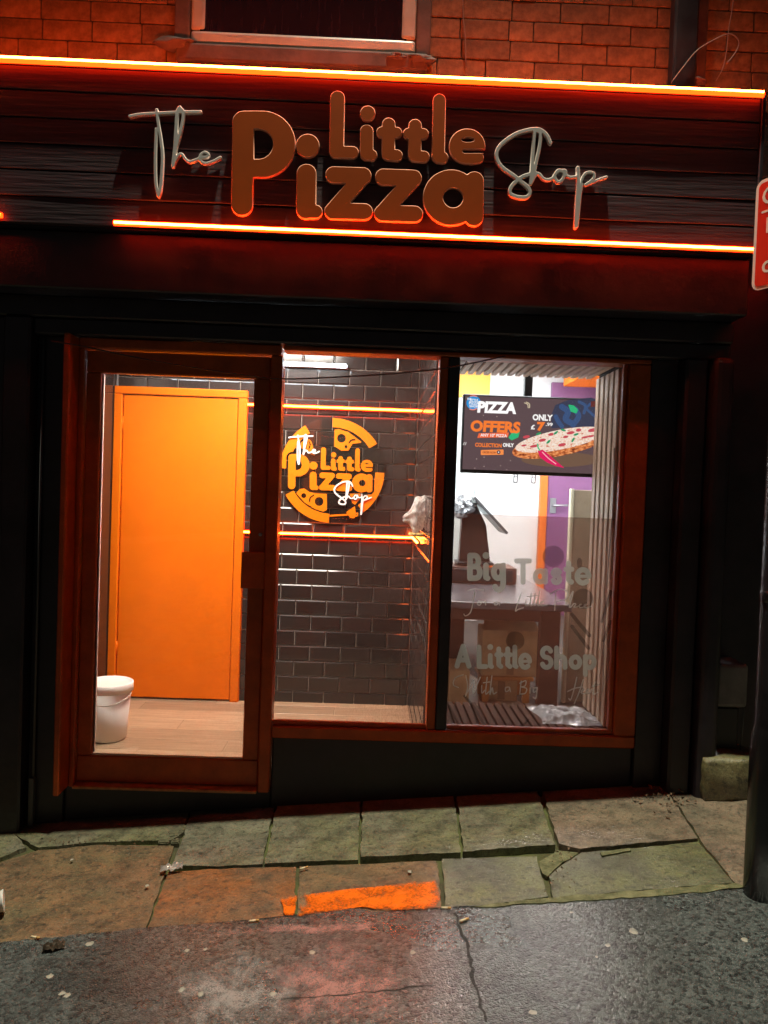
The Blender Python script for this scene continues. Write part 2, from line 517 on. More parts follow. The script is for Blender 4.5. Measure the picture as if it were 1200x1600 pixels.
# ------------------------------------------------------------------ ground, road, pavement
def asphalt_material():
    m = bpy.data.materials.new('wet_asphalt'); m.use_nodes = True
    nt = m.node_tree; L = nt.links.new; b = nt.nodes['Principled BSDF']
    tc = nt.nodes.new('ShaderNodeTexCoord')
    v = nt.nodes.new('ShaderNodeTexVoronoi'); v.inputs['Scale'].default_value = 95
    v2 = nt.nodes.new('ShaderNodeTexVoronoi'); v2.inputs['Scale'].default_value = 210
    n = nt.nodes.new('ShaderNodeTexNoise'); n.inputs['Scale'].default_value = 3.2; n.inputs['Detail'].default_value = 8
    for q in (v, v2, n): L(tc.outputs['Object'], q.inputs['Vector'])
    r = nt.nodes.new('ShaderNodeValToRGB')
    r.color_ramp.elements[0].color = (0.032, 0.038, 0.041, 1); r.color_ramp.elements[0].position = 0.3
    r.color_ramp.elements[1].color = (0.080, 0.094, 0.100, 1); r.color_ramp.elements[1].position = 0.7
    L(n.outputs['Fac'], r.inputs['Fac'])
    mx = nt.nodes.new('ShaderNodeMix'); mx.data_type = 'RGBA'; mx.blend_type = 'MULTIPLY'; mx.inputs[0].default_value = 0.9
    cr = nt.nodes.new('ShaderNodeValToRGB')
    cr.color_ramp.elements[0].color = (0.25, 0.25, 0.25, 1); cr.color_ramp.elements[1].color = (2.3, 2.25, 2.1, 1)
    sp = nt.nodes.new('ShaderNodeSeparateColor'); L(v.outputs['Color'], sp.inputs[0]); L(sp.outputs[0], cr.inputs['Fac'])
    L(r.outputs['Color'], mx.inputs[6]); L(cr.outputs['Color'], mx.inputs[7])
    L(mx.outputs[2], b.inputs['Base Color'])
    mr = nt.nodes.new('ShaderNodeMapRange'); mr.inputs['From Min'].default_value = 0.35; mr.inputs['From Max'].default_value = 0.65
    mr.inputs['To Min'].default_value = 0.22; mr.inputs['To Max'].default_value = 0.42
    n3 = nt.nodes.new('ShaderNodeTexNoise'); n3.inputs['Scale'].default_value = 1.7; n3.inputs['Detail'].default_value = 5
    L(tc.outputs['Object'], n3.inputs['Vector']); L(n3.outputs['Fac'], mr.inputs['Value']); L(mr.outputs[0], b.inputs['Roughness'])
    ad = nt.nodes.new('ShaderNodeMath'); ad.operation = 'ADD'
    L(v.outputs['Distance'], ad.inputs[0]); L(v2.outputs['Distance'], ad.inputs[1])
    bp = nt.nodes.new('ShaderNodeBump'); bp.inputs['Strength'].default_value = 0.9; bp.inputs['Distance'].default_value = 0.006; bp.invert = True
    L(ad.outputs[0], bp.inputs['Height'])
    bp2 = nt.nodes.new('ShaderNodeBump'); bp2.inputs['Strength'].default_value = 0.35; bp2.inputs['Distance'].default_value = 0.03
    L(n.outputs['Fac'], bp2.inputs['Height']); L(bp.outputs[0], bp2.inputs['Normal'])
    L(bp2.outputs[0], b.inputs['Normal'])
    b.inputs['Specular IOR Level'].default_value = 0.6
    b.inputs['Coat Weight'].default_value = 1.0; b.inputs['Coat Roughness'].default_value = 0.16; b.inputs['Coat IOR'].default_value = 1.6
    bp3 = nt.nodes.new('ShaderNodeBump'); bp3.inputs['Strength'].default_value = 0.22; bp3.inputs['Distance'].default_value = 0.004; bp3.invert = True
    L(ad.outputs[0], bp3.inputs['Height']); L(bp3.outputs[0], b.inputs['Coat Normal'])
    return m
M_asphalt = asphalt_material()

def stone_material(name, base, moss, rust, seed):
    m = bpy.data.materials.new(name); m.use_nodes = True
    nt = m.node_tree; L = nt.links.new; b = nt.nodes['Principled BSDF']
    tc = nt.nodes.new('ShaderNodeTexCoord')
    mp = nt.nodes.new('ShaderNodeMapping'); mp.inputs['Location'].default_value = (seed * 3.1, seed * 1.7, 0)
    L(tc.outputs['Object'], mp.inputs['Vector'])
    def nz(scale, detail=7, rg=0.6):
        n = nt.nodes.new('ShaderNodeTexNoise'); n.inputs['Scale'].default_value = scale; n.inputs['Detail'].default_value = detail; n.inputs['Roughness'].default_value = rg
        L(mp.outputs[0], n.inputs['Vector']); return n
    n1, n2, n3, n4, n5, n6 = nz(5), nz(2.6), nz(45, 4), nz(110, 3), nz(11, 9, 0.75), nz(150, 4, 0.8)
    r1 = nt.nodes.new('ShaderNodeValToRGB')
    r1.color_ramp.elements[0].position = 0.33; r1.color_ramp.elements[1].position = 0.68
    r1.color_ramp.elements[0].color = (*[c * 0.55 for c in base], 1); r1.color_ramp.elements[1].color = (*base, 1)
    L(n1.outputs['Fac'], r1.inputs['Fac'])
    def over(prev, colr, nse, lo, hi, amt):
        mr = nt.nodes.new('ShaderNodeMapRange'); mr.inputs['From Min'].default_value = lo; mr.inputs['From Max'].default_value = hi; mr.inputs['To Max'].default_value = amt
        L(nse.outputs['Fac'], mr.inputs['Value'])
        mx = nt.nodes.new('ShaderNodeMix'); mx.data_type = 'RGBA'
        L(mr.outputs[0], mx.inputs[0]); L(prev, mx.inputs[6]); mx.inputs[7].default_value = (*colr, 1)
        return mx.outputs[2]
    c = r1.outputs['Color']
    if moss: c = over(c, (0.19, 0.20, 0.055), n2, 0.40, 0.62, moss * 0.72)
    if rust: c = over(c, (0.34, 0.115, 0.03), n1, 0.30, 0.55, rust)
    c = over(c, (0.045, 0.04, 0.028), n5, 0.44, 0.66, 0.75)
    c = over(c, (0.025, 0.023, 0.018), n3, 0.54, 0.68, 0.7)
    c = over(c, (0.42, 0.40, 0.33), n4, 0.62, 0.72, 0.55)
    c = over(c, (0.02, 0.02, 0.016), n6, 0.50, 0.64, 0.6)
    L(c, b.inputs['Base Color'])
    mr = nt.nodes.new('ShaderNodeMapRange'); mr.inputs['From Min'].default_value = 0.35; mr.inputs['From Max'].default_value = 0.65
    mr.inputs['To Min'].default_value = 0.30; mr.inputs['To Max'].default_value = 0.55
    L(n2.outputs['Fac'], mr.inputs['Value']); L(mr.outputs[0], b.inputs['Roughness'])
    ad = nt.nodes.new('ShaderNodeMath'); ad.operation = 'MULTIPLY_ADD'; ad.inputs[1].default_value = 0.4
    L(n3.outputs['Fac'], ad.inputs[0]); L(n1.outputs['Fac'], ad.inputs[2])
    ad0 = ad; ad = nt.nodes.new('ShaderNodeMath'); ad.operation = 'MULTIPLY_ADD'; ad.inputs[1].default_value = 0.22
    L(n6.outputs['Fac'], ad.inputs[0]); L(ad0.outputs[0], ad.inputs[2])
    bp = nt.nodes.new('ShaderNodeBump'); bp.inputs['Strength'].default_value = 0.7; bp.inputs['Distance'].default_value = 0.014
    L(ad.outputs[0], bp.inputs['Height']); L(bp.outputs[0], b.inputs['Normal'])
    b.inputs['Coat Weight'].default_value = 0.8; b.inputs['Coat Roughness'].default_value = 0.2; b.inputs['Coat IOR'].default_value = 1.45
    L(bp.outputs[0], b.inputs['Coat Normal'])
    return m

def sheet(name, pts, m, parent=None, kind=None, up=0.0):
    b = bmesh.new()
    f = b.faces.new([b.verts.new((x, y, gz(x, y) + up)) for x, y in pts])
    if f.normal.z < 0: f.normal_flip()
    bmesh.ops.triangulate(b, faces=[f])
    o = obj(name, b, m, parent)
    if kind: o['kind'] = kind
    return o

M_soil = mat('joint_dirt', (0.05, 0.045, 0.022), 0.9, color2=(0.10, 0.115, 0.03), vscale=4, bump=0.8, bscale=60)
sheet('ground', [(-60, -60), (60, -60), (60, 30), (-60, 30)], mat('ground_dirt', (0.05, 0.045, 0.04), 0.9, var=0.3), kind='structure', up=-0.06)
pave = sheet('pavement', [(-8, -1.6), (8, -1.6), (8, 0.3), (-8, 0.3)], M_soil, kind='structure', up=-0.022)

edge_px = [(-420, 1520), (-150, 1490), (0, 1475), (60, 1468), (110, 1463), (160, 1460), (215, 1452), (270, 1449), (320, 1445), (380, 1440), (425, 1437), (470, 1435), (500, 1428), (530, 1422),
           (560, 1420), (575, 1424), (620, 1427), (660, 1426), (700, 1424), (725, 1421), (790, 1416), (860, 1411), (950, 1406), (1050, 1399), (1110, 1394), (1165, 1391), (1230, 1388), (1500, 1375)]
epts = []
for i in range(len(edge_px) - 1):
    (xa, ya), (xb, yb) = edge_px[i], edge_px[i + 1]
    n = max(1, int(math.hypot(xb - xa, yb - ya) / 9))
    for k in range(n):
        t = k / n
        q = G(xa + (xb - xa) * t, ya + (yb - ya) * t)
        epts.append((q.x, q.y + random.uniform(-0.006, 0.006)))
road = sheet('road', [(-40, -40), (40, -40), (40, epts[-1][1])] + epts[::-1] + [(-40, epts[0][1])], M_asphalt, kind='structure', up=0.004)

def slab(name, pts, m, parent, thick=0.03, bev=0.007, up=0.0, jit=0.004, step=0.035):
    q = []
    for (ax, ay), (cx, cy) in zip(pts, pts[1:] + pts[:1]):
        n = max(1, int(math.hypot(cx - ax, cy - ay) / step))
        for k in range(n):
            t = k / n
            q.append((ax + (cx - ax) * t + random.uniform(-jit, jit), ay + (cy - ay) * t + random.uniform(-jit, jit)))
    mx_, my_ = sum(p[0] for p in q) / len(q), sum(p[1] for p in q) / len(q)
    tx, ty = (random.uniform(-.007, .007), random.uniform(-.010, .010)) if thick > 0.02 and up > -0.001 else (0, 0)
    b = bmesh.new()
    f = b.faces.new([b.verts.new((x, y, gz(x, y) + up + tx * (x - mx_) + ty * (y - my_))) for x, y in q])
    f.normal_update()
    if f.normal.z < 0: f.normal_flip()
    r = bmesh.ops.extrude_face_region(b, geom=[f])
    for v in r['geom']:
        if isinstance(v, bmesh.types.BMVert): v.co.z -= thick
    b.faces.ensure_lookup_table()
    bmesh.ops.recalc_face_normals(b, faces=b.faces)
    top = max(b.faces, key=lambda g: g.calc_center_median().z)
    bmesh.ops.bevel(b, geom=list(top.edges), offset=bev, segments=2, affect='EDGES', clamp_overlap=True)
    bmesh.ops.triangulate(b, faces=[g for g in b.faces if len(g.verts) > 4])
    return obj(name, b, m, parent)

ST = dict(a=stone_material('yorkstone_mossy', (0.30, 0.275, 0.20), 0.75, 0.0, 1), b=stone_material('yorkstone_grey', (0.29, 0.27, 0.21), 0.45, 0.0, 2),
          c=stone_material('yorkstone_brown', (0.23, 0.20, 0.14), 0.35, 0.35, 3), d=stone_material('yorkstone_stained_orange', (0.27, 0.20, 0.13), 0.05, 0.85, 4),
          e=stone_material('yorkstone_dark', (0.17, 0.175, 0.12), 0.8, 0.0, 5), f=stone_material('yorkstone_rosy', (0.30, 0.25, 0.20), 0.25, 0.15, 6))
flags = [('a', [(22, 1302), (50, 1272), (150, 1262), (298, 1256), (286, 1300), (266, 1312), (150, 1315), (60, 1324), (48, 1318)], 0.004),
         ('b', [(302, 1258), (430, 1252), (410, 1350), (340, 1354), (268, 1353), (284, 1318)], 0.008),
         ('a', [(434, 1252), (563, 1245), (559, 1344), (414, 1350)], 0.012),
         ('a', [(567, 1244), (708, 1236), (719, 1335), (563, 1343)], 0.014),
         ('a', [(713, 1236), (836, 1228), (866, 1324), (724, 1334)], 0.014),
         ('f', [(846, 1228), (1028, 1212), (1089, 1313), (985, 1322), (908, 1329), (872, 1321)], 0.012),
         ('c', [(-420, 1390), (-150, 1358), (0, 1345), (58, 1327), (150, 1318), (272, 1319), (258, 1360), (226, 1453), (224, 1475), (0, 1495), (-420, 1560)], 0.0),
         ('d', [(264, 1360), (340, 1356), (464, 1353), (457, 1462), (230, 1475), (229, 1453)], 0.002),
         ('c', [(469, 1353), (684, 1344), (692, 1450), (461, 1462)], 0.004),
         ('e', [(690, 1343), (838, 1338), (857, 1400), (790, 1410), (735, 1416), (697, 1421)], 0.006),
         ('e', [(858, 1368), (884, 1346), (910, 1332), (990, 1325), (1092, 1316), (1146, 1380), (1000, 1391), (864, 1402)], 0.006),
         ('f', [(1036, 1222), (1200, 1205), (1500, 1190), (1600, 1330), (1500, 1390), (1200, 1392), (1150, 1378), (1105, 1325)], 0.006),
         ('a', [(-420, 1325), (-150, 1306), (16, 1296), (42, 1322), (0, 1339), (-420, 1382)], 0.004)]
for k, pp, up in flags:
    slab('flagstone', [(q.x, q.y) for q in (G(*p) for p in pp)], ST[k], pave, up=up - 0.006)
# broken corner pieces beside the cracked flag
for pp in ([(262, 1300), (282, 1297), (278, 1306), (264, 1308)], [(250, 1309), (264, 1310), (262, 1317), (246, 1317)], [(268, 1310), (281, 1309), (279, 1317), (266, 1317)], [(284, 1290), (293, 1288), (290, 1297), (283, 1299)]):
    slab('stone_fragment', [(q.x, q.y) for q in (G(*p) for p in pp)], ST['a'], pave, up=0.001, step=0.02, jit=0.003, bev=0.004)
# ragged orange patch across two flags, broken up by noise
def orange_patch_mat():
    m = mat('ragged_orange', (0.90, 0.17, 0.008), 0.32, var=0.1, vscale=8, bump=0.5, bscale=70)
    nt = m.node_tree; b = nt.nodes['Principled BSDF']; L = nt.links.new
    tc = nt.nodes.new('ShaderNodeTexCoord')
    n = nt.nodes.new('ShaderNodeTexNoise'); n.inputs['Scale'].default_value = 14; n.inputs['Detail'].default_value = 9; n.inputs['Roughness'].default_value = 0.7
    L(tc.outputs['Object'], n.inputs['Vector'])
    n6 = nt.nodes.new('ShaderNodeTexNoise'); n6.inputs['Scale'].default_value = 95; n6.inputs['Detail'].default_value = 3
    L(tc.outputs['Object'], n6.inputs['Vector'])
    sp = nt.nodes.new('ShaderNodeSeparateXYZ'); L(tc.outputs['Generated'], sp.inputs[0])
    def mth(op, a, bb_=None, v=None):
        q = nt.nodes.new('ShaderNodeMath'); q.operation = op; L(a, q.inputs[0])
        if bb_ is not None: L(bb_, q.inputs[1])
        elif v is not None: q.inputs[1].default_value = v
        return q.outputs[0]
    ex = mth('PINGPONG', sp.outputs['X'], v=0.5); ey = mth('PINGPONG', sp.outputs['Y'], v=0.5)
    ed = mth('MINIMUM', mth('MULTIPLY', mth('MINIMUM', mth('MULTIPLY', ex, v=2.5), ey), v=1.1), v=0.22)
    tot = mth('ADD', mth('ADD', n.outputs['Fac'], ed), mth('MULTIPLY', n6.outputs['Fac'], v=0.35))
    mr = nt.nodes.new('ShaderNodeMapRange'); mr.inputs['From Min'].default_value = 0.72; mr.inputs['From Max'].default_value = 0.96; mr.inputs['To Max'].default_value = 0.9
    L(tot, mr.inputs['Value']); L(mr.outputs[0], b.inputs['Alpha'])
    return m
M_opatch = orange_patch_mat()
for pp in ([(471, 1401), (520, 1394), (600, 1386), (683, 1375), (690, 1421), (640, 1425), (585, 1422), (565, 1419), (530, 1424), (500, 1430), (464, 1434)], [(438, 1404), (465, 1401), (459, 1434), (444, 1432)]):
    slab('orange_patch', [(q.x, q.y) for q in (G(*p) for p in pp)], M_opatch, pave, thick=0.0015, bev=0.0005, up=0.0075 - 0.006 + 0.004, step=0.02, jit=0.003)
# pale mossy mortar fillet along the asphalt edge
M_moss = mat('mossy_mortar', (0.20, 0.195, 0.10), 0.85, color2=(0.07, 0.075, 0.03), vscale=22, bump=0.7, bscale=90)
slab('mortar_fillet', [(q.x, q.y) for q in (G(*p) for p in [(735, 1419), (860, 1405), (1000, 1394), (1148, 1383), (1168, 1388), (1110, 1396), (1000, 1404), (860, 1413), (760, 1420)])], M_moss, pave, thick=0.012, bev=0.003, up=0.007, step=0.03, jit=0.005)
slab('mortar_fillet', [(q.x, q.y) for q in (G(*p) for p in [(842, 1345), (870, 1327), (905, 1331), (880, 1346), (856, 1367), (848, 1362)])], M_moss, pave, thick=0.012, bev=0.003, up=-0.004, step=0.03, jit=0.004)
slab('mortar_fillet', [(q.x, q.y) for q in (G(*p) for p in [(938, 1334), (985, 1327), (986, 1331), (940, 1339)])], M_moss, pave, thick=0.01, bev=0.002, up=0.006, step=0.03, jit=0.003)
# cracks in the asphalt: narrow sunken tar seams
M_tar = mat('tar_seam', (0.010, 0.010, 0.009), 0.7, bump=0.6, bscale=90)
def crack(px, w):
    pts = []
    for (xa, ya), (xb, yb) in zip(px, px[1:]):
        for k in range(8):
            q = G(xa + (xb - xa) * k / 8, ya + (yb - ya) * k / 8); pts.append((q.x + random.uniform(-.006, .006), q.y + random.uniform(-.006, .006)))
    b = bmesh.new(); prev = None
    for i, (x, y) in enumerate(pts):
        j = min(i + 1, len(pts) - 1); k = max(i - 1, 0)
        t = Vector((pts[j][0] - pts[k][0], pts[j][1] - pts[k][1], 0)).normalized()
        s = Vector((-t.y, t.x, 0)) * w * random.uniform(0.4, 1.2)
        cur = [b.verts.new((x + d.x, y + d.y, gz(x, y) + 0.0055)) for d in (s, -s)]
        if prev: b.faces.new((prev[0], prev[1], cur[1], cur[0]))
        prev = cur
    bmesh.ops.recalc_face_normals(b, faces=b.faces)
    return obj('tar_seam', b, M_tar, road)
# reflected red light painted on the wet asphalt as speckled sheets
def reflection_paint(name, colr, lo, hi):
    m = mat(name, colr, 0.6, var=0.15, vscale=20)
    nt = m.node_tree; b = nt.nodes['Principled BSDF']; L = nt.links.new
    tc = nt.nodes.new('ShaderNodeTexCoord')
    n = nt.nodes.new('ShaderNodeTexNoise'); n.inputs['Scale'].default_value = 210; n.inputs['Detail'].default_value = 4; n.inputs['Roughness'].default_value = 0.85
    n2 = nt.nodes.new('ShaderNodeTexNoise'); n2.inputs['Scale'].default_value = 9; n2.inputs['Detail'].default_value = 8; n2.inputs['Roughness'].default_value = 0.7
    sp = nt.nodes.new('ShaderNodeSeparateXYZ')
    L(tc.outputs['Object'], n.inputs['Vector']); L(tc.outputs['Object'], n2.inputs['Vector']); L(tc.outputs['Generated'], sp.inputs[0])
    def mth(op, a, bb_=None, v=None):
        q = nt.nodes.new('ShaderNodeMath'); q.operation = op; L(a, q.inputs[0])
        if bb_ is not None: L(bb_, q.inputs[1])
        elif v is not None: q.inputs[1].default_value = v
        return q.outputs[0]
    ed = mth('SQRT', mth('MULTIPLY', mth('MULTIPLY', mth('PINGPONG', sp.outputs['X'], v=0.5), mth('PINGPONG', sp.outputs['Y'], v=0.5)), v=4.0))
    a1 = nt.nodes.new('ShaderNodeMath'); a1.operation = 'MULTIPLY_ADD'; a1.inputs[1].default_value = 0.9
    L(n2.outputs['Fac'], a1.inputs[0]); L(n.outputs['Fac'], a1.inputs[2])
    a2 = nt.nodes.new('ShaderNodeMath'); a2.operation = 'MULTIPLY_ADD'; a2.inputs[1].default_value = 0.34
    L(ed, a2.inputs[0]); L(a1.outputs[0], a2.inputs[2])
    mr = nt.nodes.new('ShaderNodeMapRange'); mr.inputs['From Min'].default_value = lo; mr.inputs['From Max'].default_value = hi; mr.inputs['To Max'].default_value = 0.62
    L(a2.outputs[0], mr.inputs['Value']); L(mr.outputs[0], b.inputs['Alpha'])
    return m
M_reflpaint = reflection_paint('pink_painted_reflection', (0.50, 0.24, 0.22), 1.14, 1.30)
M_reflpaint2 = reflection_paint('pale_painted_reflection', (0.40, 0.36, 0.36), 1.14, 1.30)
for pp, mm in (([(440, 1462), (600, 1455), (640, 1500), (640, 1620), (470, 1640), (400, 1520)], M_reflpaint), ([(280, 1480), (440, 1470), (470, 1540), (460, 1640), (290, 1640), (260, 1540)], M_reflpaint2), ([(330, 1451), (640, 1441), (650, 1454), (480, 1462), (340, 1462)], M_reflpaint)):
    sheet('painted_reflection', [(q.x, q.y) for q in (G(*p) for p in pp)], mm, road, up=0.0052 + (0.0005 if mm is M_reflpaint2 else 0))
crack([(712, 1430), (730, 1480), (742, 1540), (760, 1610)], 0.006)
crack([(330, 1570), (480, 1562), (600, 1550), (690, 1540)], 0.003)

# ------------------------------------------------------------------ the shop building
bld = empty('shop_building', (0, 0, gz(0, 0)), 'dark brick building housing the takeaway, with planked fascia and orange framed shopfront', 'building')

# upper brickwork
wall = bx('brick_wall', M_mortar, bld, -2.6, 2.2, 0.0, 0.25, 2.9, 4.6, 0)
bl, bh, jt = 0.222, 0.090, 0.010
bb = bmesh.new(); box(bb, -0.1085, 0.1085, -0.007, 0.06, -0.0415, 0.0415, 0.0022)
bmed = bpy.data.meshes.new('brick'); bb.to_mesh(bmed); bb.free(); bmed.materials.append(M_brick)
bb = bmesh.new(); box(bb, -0.054, 0.054, -0.007, 0.06, -0.0415, 0.0415, 0.0022)
bhalf = bpy.data.meshes.new('brick_half'); bb.to_mesh(bhalf); bb.free(); bhalf.materials.append(M_brick)
for r in range(0, 10):
    z = 3.235 + r * bh
    x = -2.45 + (0.111 if r % 2 else 0) + random.uniform(-.02, .02)
    while x < 2.05:
        half = random.random() < 0.14
        w = 0.113 if half else bl
        cx = x + w / 2
        inwin = (cx - w / 2 > -0.86 and cx + w / 2 < 0.11) and z > 3.36
        inpil = False
        if not inwin and not inpil:
            o = bpy.data.objects.new('brick', bhalf if half else bmed)
            o.location = (cx, random.uniform(-.0015, .0015), z)
            o.rotation_euler = (random.uniform(-.006, .006), random.uniform(-.005, .005), random.uniform(-.006, .006))
            col.objects.link(o); adopt(o, wall)
        x += w
bx('lead_flashing', M_render, bld, -2.5, 1.60, -0.262, 0.0, 3.1195, 3.127, 0.003)
bx('window_surround', M_render, bld, -0.94, 0.19, -0.05, 0.02, 3.285, 3.365, 0.012, 2)
bx('window_surround', M_render, bld, -0.955, -0.885, -0.025, 0.02, 3.367, 4.5, 0.008, 2)
bx('window_surround', M_render, bld, 0.135, 0.20, -0.025, 0.02, 3.367, 4.5, 0.008, 2)
bx('downpipe_casing', M_black, bld, 1.29, 1.40, -0.07, 0.02, 3.11, 4.6, 0.01)
bx('downpipe_casing', M_render, bld, 1.402, 1.462, -0.02, 0.02, 3.11, 4.6, 0.01)
win = bx('upper_window', M_darkglass, bld, -0.84, 0.09, -0.016, -0.011, 3.40, 4.4, 0)
def bar(name, m, parent, x0, x1, z0, z1, yf, yb, bev): return bx(name, m, parent, x0, x1, yf, yb, z0, z1, bev, 2)
bar('window_frame', M_upvc, win, -0.882, 0.132, 3.372, 3.435, -0.022, 0.05, 0.014)
bar('window_frame', M_upvc, win, -0.882, -0.815, 3.437, 4.4, -0.022, 0.05, 0.014)
bar('window_frame', M_upvc, win, 0.065, 0.132, 3.437, 4.4, -0.022, 0.05, 0.014)
# crumbling render lumps beside the sill
for (px, py, s) in ((275, 68, 0.07), (655, 95, 0.055), (1085, 128, 0.04), (620, 92, 0.04)):
    c = P(px, py, -0.03)
    b = bmesh.new(); bmesh.ops.create_icosphere(b, subdivisions=3, radius=1)
    for v in b.verts:
        n = noise.noise(v.co * 1.7 + Vector((px, 0, 0))) * 0.5
        v.co = Vector((v.co.x * s * (1 + n) * 1.2 + c.x, v.co.y * 0.035 * (1 + n) + c.y, v.co.z * s * 0.4 * (1 + n) + c.z))
    obj('broken_render', b, M_render, bld, True)

# fascia: planks on a backing box
fas = bx('fascia', M_black, bld, -2.5, 1.60, -0.235, -0.002, 2.462, 3.100, 0)
zs = [3.119, 3.018, 2.905, 2.797, 2.688, 2.578, 2.464]
for z1, z0 in zip(zs, zs[1:]):
    b = bmesh.new()
    n = 40; prof = [(-0.236, z0 + 0.001), (-0.260, z0 + 0.001), (-0.2635, z0 + 0.004), (-0.2625, z1 - 0.007), (-0.258, z1 - 0.003), (-0.236, z1 - 0.003)]
    rows = []
    for i in range(n + 1):
        x = -2.5 + 4.098 * i / n
        w = noise.noise(Vector((x * 1.3, z0 * 9, 0))) * 0.003
        rows.append([b.verts.new((x, y + w * 0.6, z + w)) for y, z in prof])
    for a, c in zip(rows, rows[1:]):
        for k in range(len(prof)):
            b.faces.new((a[k], a[(k + 1) % len(prof)], c[(k + 1) % len(prof)], c[k]))
    b.faces.new(rows[0]); b.faces.new(rows[-1][::-1])
    bmesh.ops.recalc_face_normals(b, faces=b.faces)
    obj('board', b, M_board, fas)
bx('end_trim', M_black, fas, 1.601, 1.618, -0.275, 0.0, 2.46, 3.12, 0.003)

# panel box and lintel under the fascia
bx('shutter_box', M_black, bld, -2.5, 1.62, -0.195, 0.10, 2.215, 2.460, 0.006)
bx('lintel_board', M_black, bld, -2.5, 1.62, -0.075, 0.10, 2.118, 2.212, 0.006)
bx('lintel_board', M_black, bld, -1.535, 1.62, -0.055, 0.10, 2.045, 2.115, 0.006)
# side walls of the front
bx('pilaster', M_black, bld, -2.5, -1.66, -0.045, 0.25, gz(-1.66, 0) - 0.2, 2.116, 0.006)
bx('pilaster', M_black, bld, -1.655, -1.535, -0.085, 0.25, gz(-1.6, 0) - 0.2, 2.116, 0.01)
bx('front_wall', M_black, bld, -1.534, -1.372, 0.0, 0.25, -0.35, 2.043, 0.003)
bx('front_wall', M_black, bld, 1.274, 1.40, -0.012, 0.25, -0.2, 2.043, 0.003)
bx('pilaster', M_black, bld, 1.402, 1.505, -0.10, 0.25, -0.2, 2.043, 0.012)
bx('pilaster', M_black, bld, 1.507, 1.60, -0.16, 0.25, -0.2, 2.043, 0.03, 3)
stall = bx('stall_riser', M_black, bld, -0.415, 1.272, 0.012, 0.14, -0.35, 0.232, 0.006)
bx('step_riser', M_black, bld, -1.372, -0.417, 0.02, 0.14, -0.40, -0.024, 0.004)
for px, py in ((245, 1232), (320, 1233)):
    q = P(px, py, 0.0); bx('packing_wedge', M_card, bld, q.x - .025, q.x + .025, -.004, 0.06, q.z - .006, q.z + .002, 0.001)

# orange timber frame
fr = bx('shopfront_frame', M_frame, bld, -0.416, 1.272, -0.02, 0.10, 0.236, 0.292, 0.006)   # bottom rail
bx('jamb', M_frame, fr, -1.371, -1.345, -0.125, 0.10, -0.022, 2.040, 0.005)
bx('jamb', M_frame, fr, -1.344, -1.322, -0.012, 0.10, -0.022, 1.994, 0.004)
bx('head', M_frame, fr, -1.344, -0.43, -0.02, 0.10, 1.996, 2.041, 0.005)
bx('head', M_frame, fr, -0.42, 1.272, -0.02, 0.10, 2.020, 2.041, 0.005)
bx('mullion', M_frame, fr, -0.474, -0.421, -0.02, 0.10, -0.022, 1.994, 0.006)
bx('mullion', M_frame, fr, 0.300, 0.338, -0.012, 0.10, 0.294, 2.018, 0.005)
bx('mullion', M_black, fr, 0.340, 0.392, -0.012, 0.10, 0.294, 2.018, 0.005)
bx('jamb', M_frame, fr, 1.172, 1.272, -0.02, 0.10, 0.294, 2.018, 0.006)
bx('glazing_bead', M_frame, fr, -0.418, 0.298, 0.0, 0.028, 0.2945, 0.312, 0.004)
bx('glazing_bead', M_frame, fr, 0.394, 1.170, 0.0, 0.028, 0.2945, 0.312, 0.004)
bx('glazing_bead', M_frame, fr, 1.152, 1.1705, 0.0, 0.028, 0.3135, 2.017, 0.004)
bx('threshold', mat('worn_threshold', (0.42, 0.17, 0.06), 0.5, var=0.3, vscale=20), fr, -1.32, -0.476, -0.035, 0.06, -0.022, -0.008, 0.003)

# entrance door
door = bx('entrance_door', M_frame, bld, -1.318, -0.478, 0.012, 0.058, -0.004, 0.118, 0.005)
bx('rail', M_frame, door, -1.318, -0.478, 0.012, 0.058, 1.890, 1.990, 0.005)
bx('stile', M_frame, door, -1.318, -1.252, 0.012, 0.058, 0.1195, 1.8885, 0.005)
bx('stile', M_frame, door, -0.552, -0.478, 0.012, 0.058, 0.1195, 1.8885, 0.005)
bx('glass_pane', M_clear, door, -1.252, -0.552, 0.030, 0.036, 0.12, 1.888, 0)
M_bead = mat('pale_glazing_seal', (0.60, 0.45, 0.38), 0.4)
bx('glazing_seal', M_bead, door, -1.2515, -0.5525, 0.020, 0.0295, 0.1195, 0.127, 0.002)
bx('glazing_seal', M_bead, door, -1.2515, -1.245, 0.0365, 0.050, 0.1275, 1.887, 0.002)
q0, q1 = P(378, 862, 0.0), P(413, 920, 0.0)
bx('pull_plate', M_frame, door, q0.x, q1.x, -0.012, 0.0, q1.z, q0.z, 0.003)
bx('pull_plate', M_frame, door, q0.x + 0.04, q1.x - 0.03, 0.0005, 0.0118, q1.z + 0.03, q0.z - 0.03, 0.002)
q = P(407, 835, 0.012)
b = bmesh.new(); lathe(b, [(0.0085, 0), (0.0085, 0.006), (0.006, 0.008)], (0, 0, 0), 16)
for v in b.verts: v.co = Vector((q.x + v.co.x, q.y - v.co.z, q.z + v.co.y))
bmesh.ops.recalc_face_normals(b, faces=b.faces)
obj('lock_cylinder', b, M_alu, door, True)

# shop window glass
bx('window_pane', M_wet, fr, -0.4185, 0.299, 0.0285, 0.0345, 0.294, 2.019, 0)
bx('window_pane', M_clear, fr, 0.3935, 1.171, 0.0285, 0.0345, 0.294, 2.019, 0)

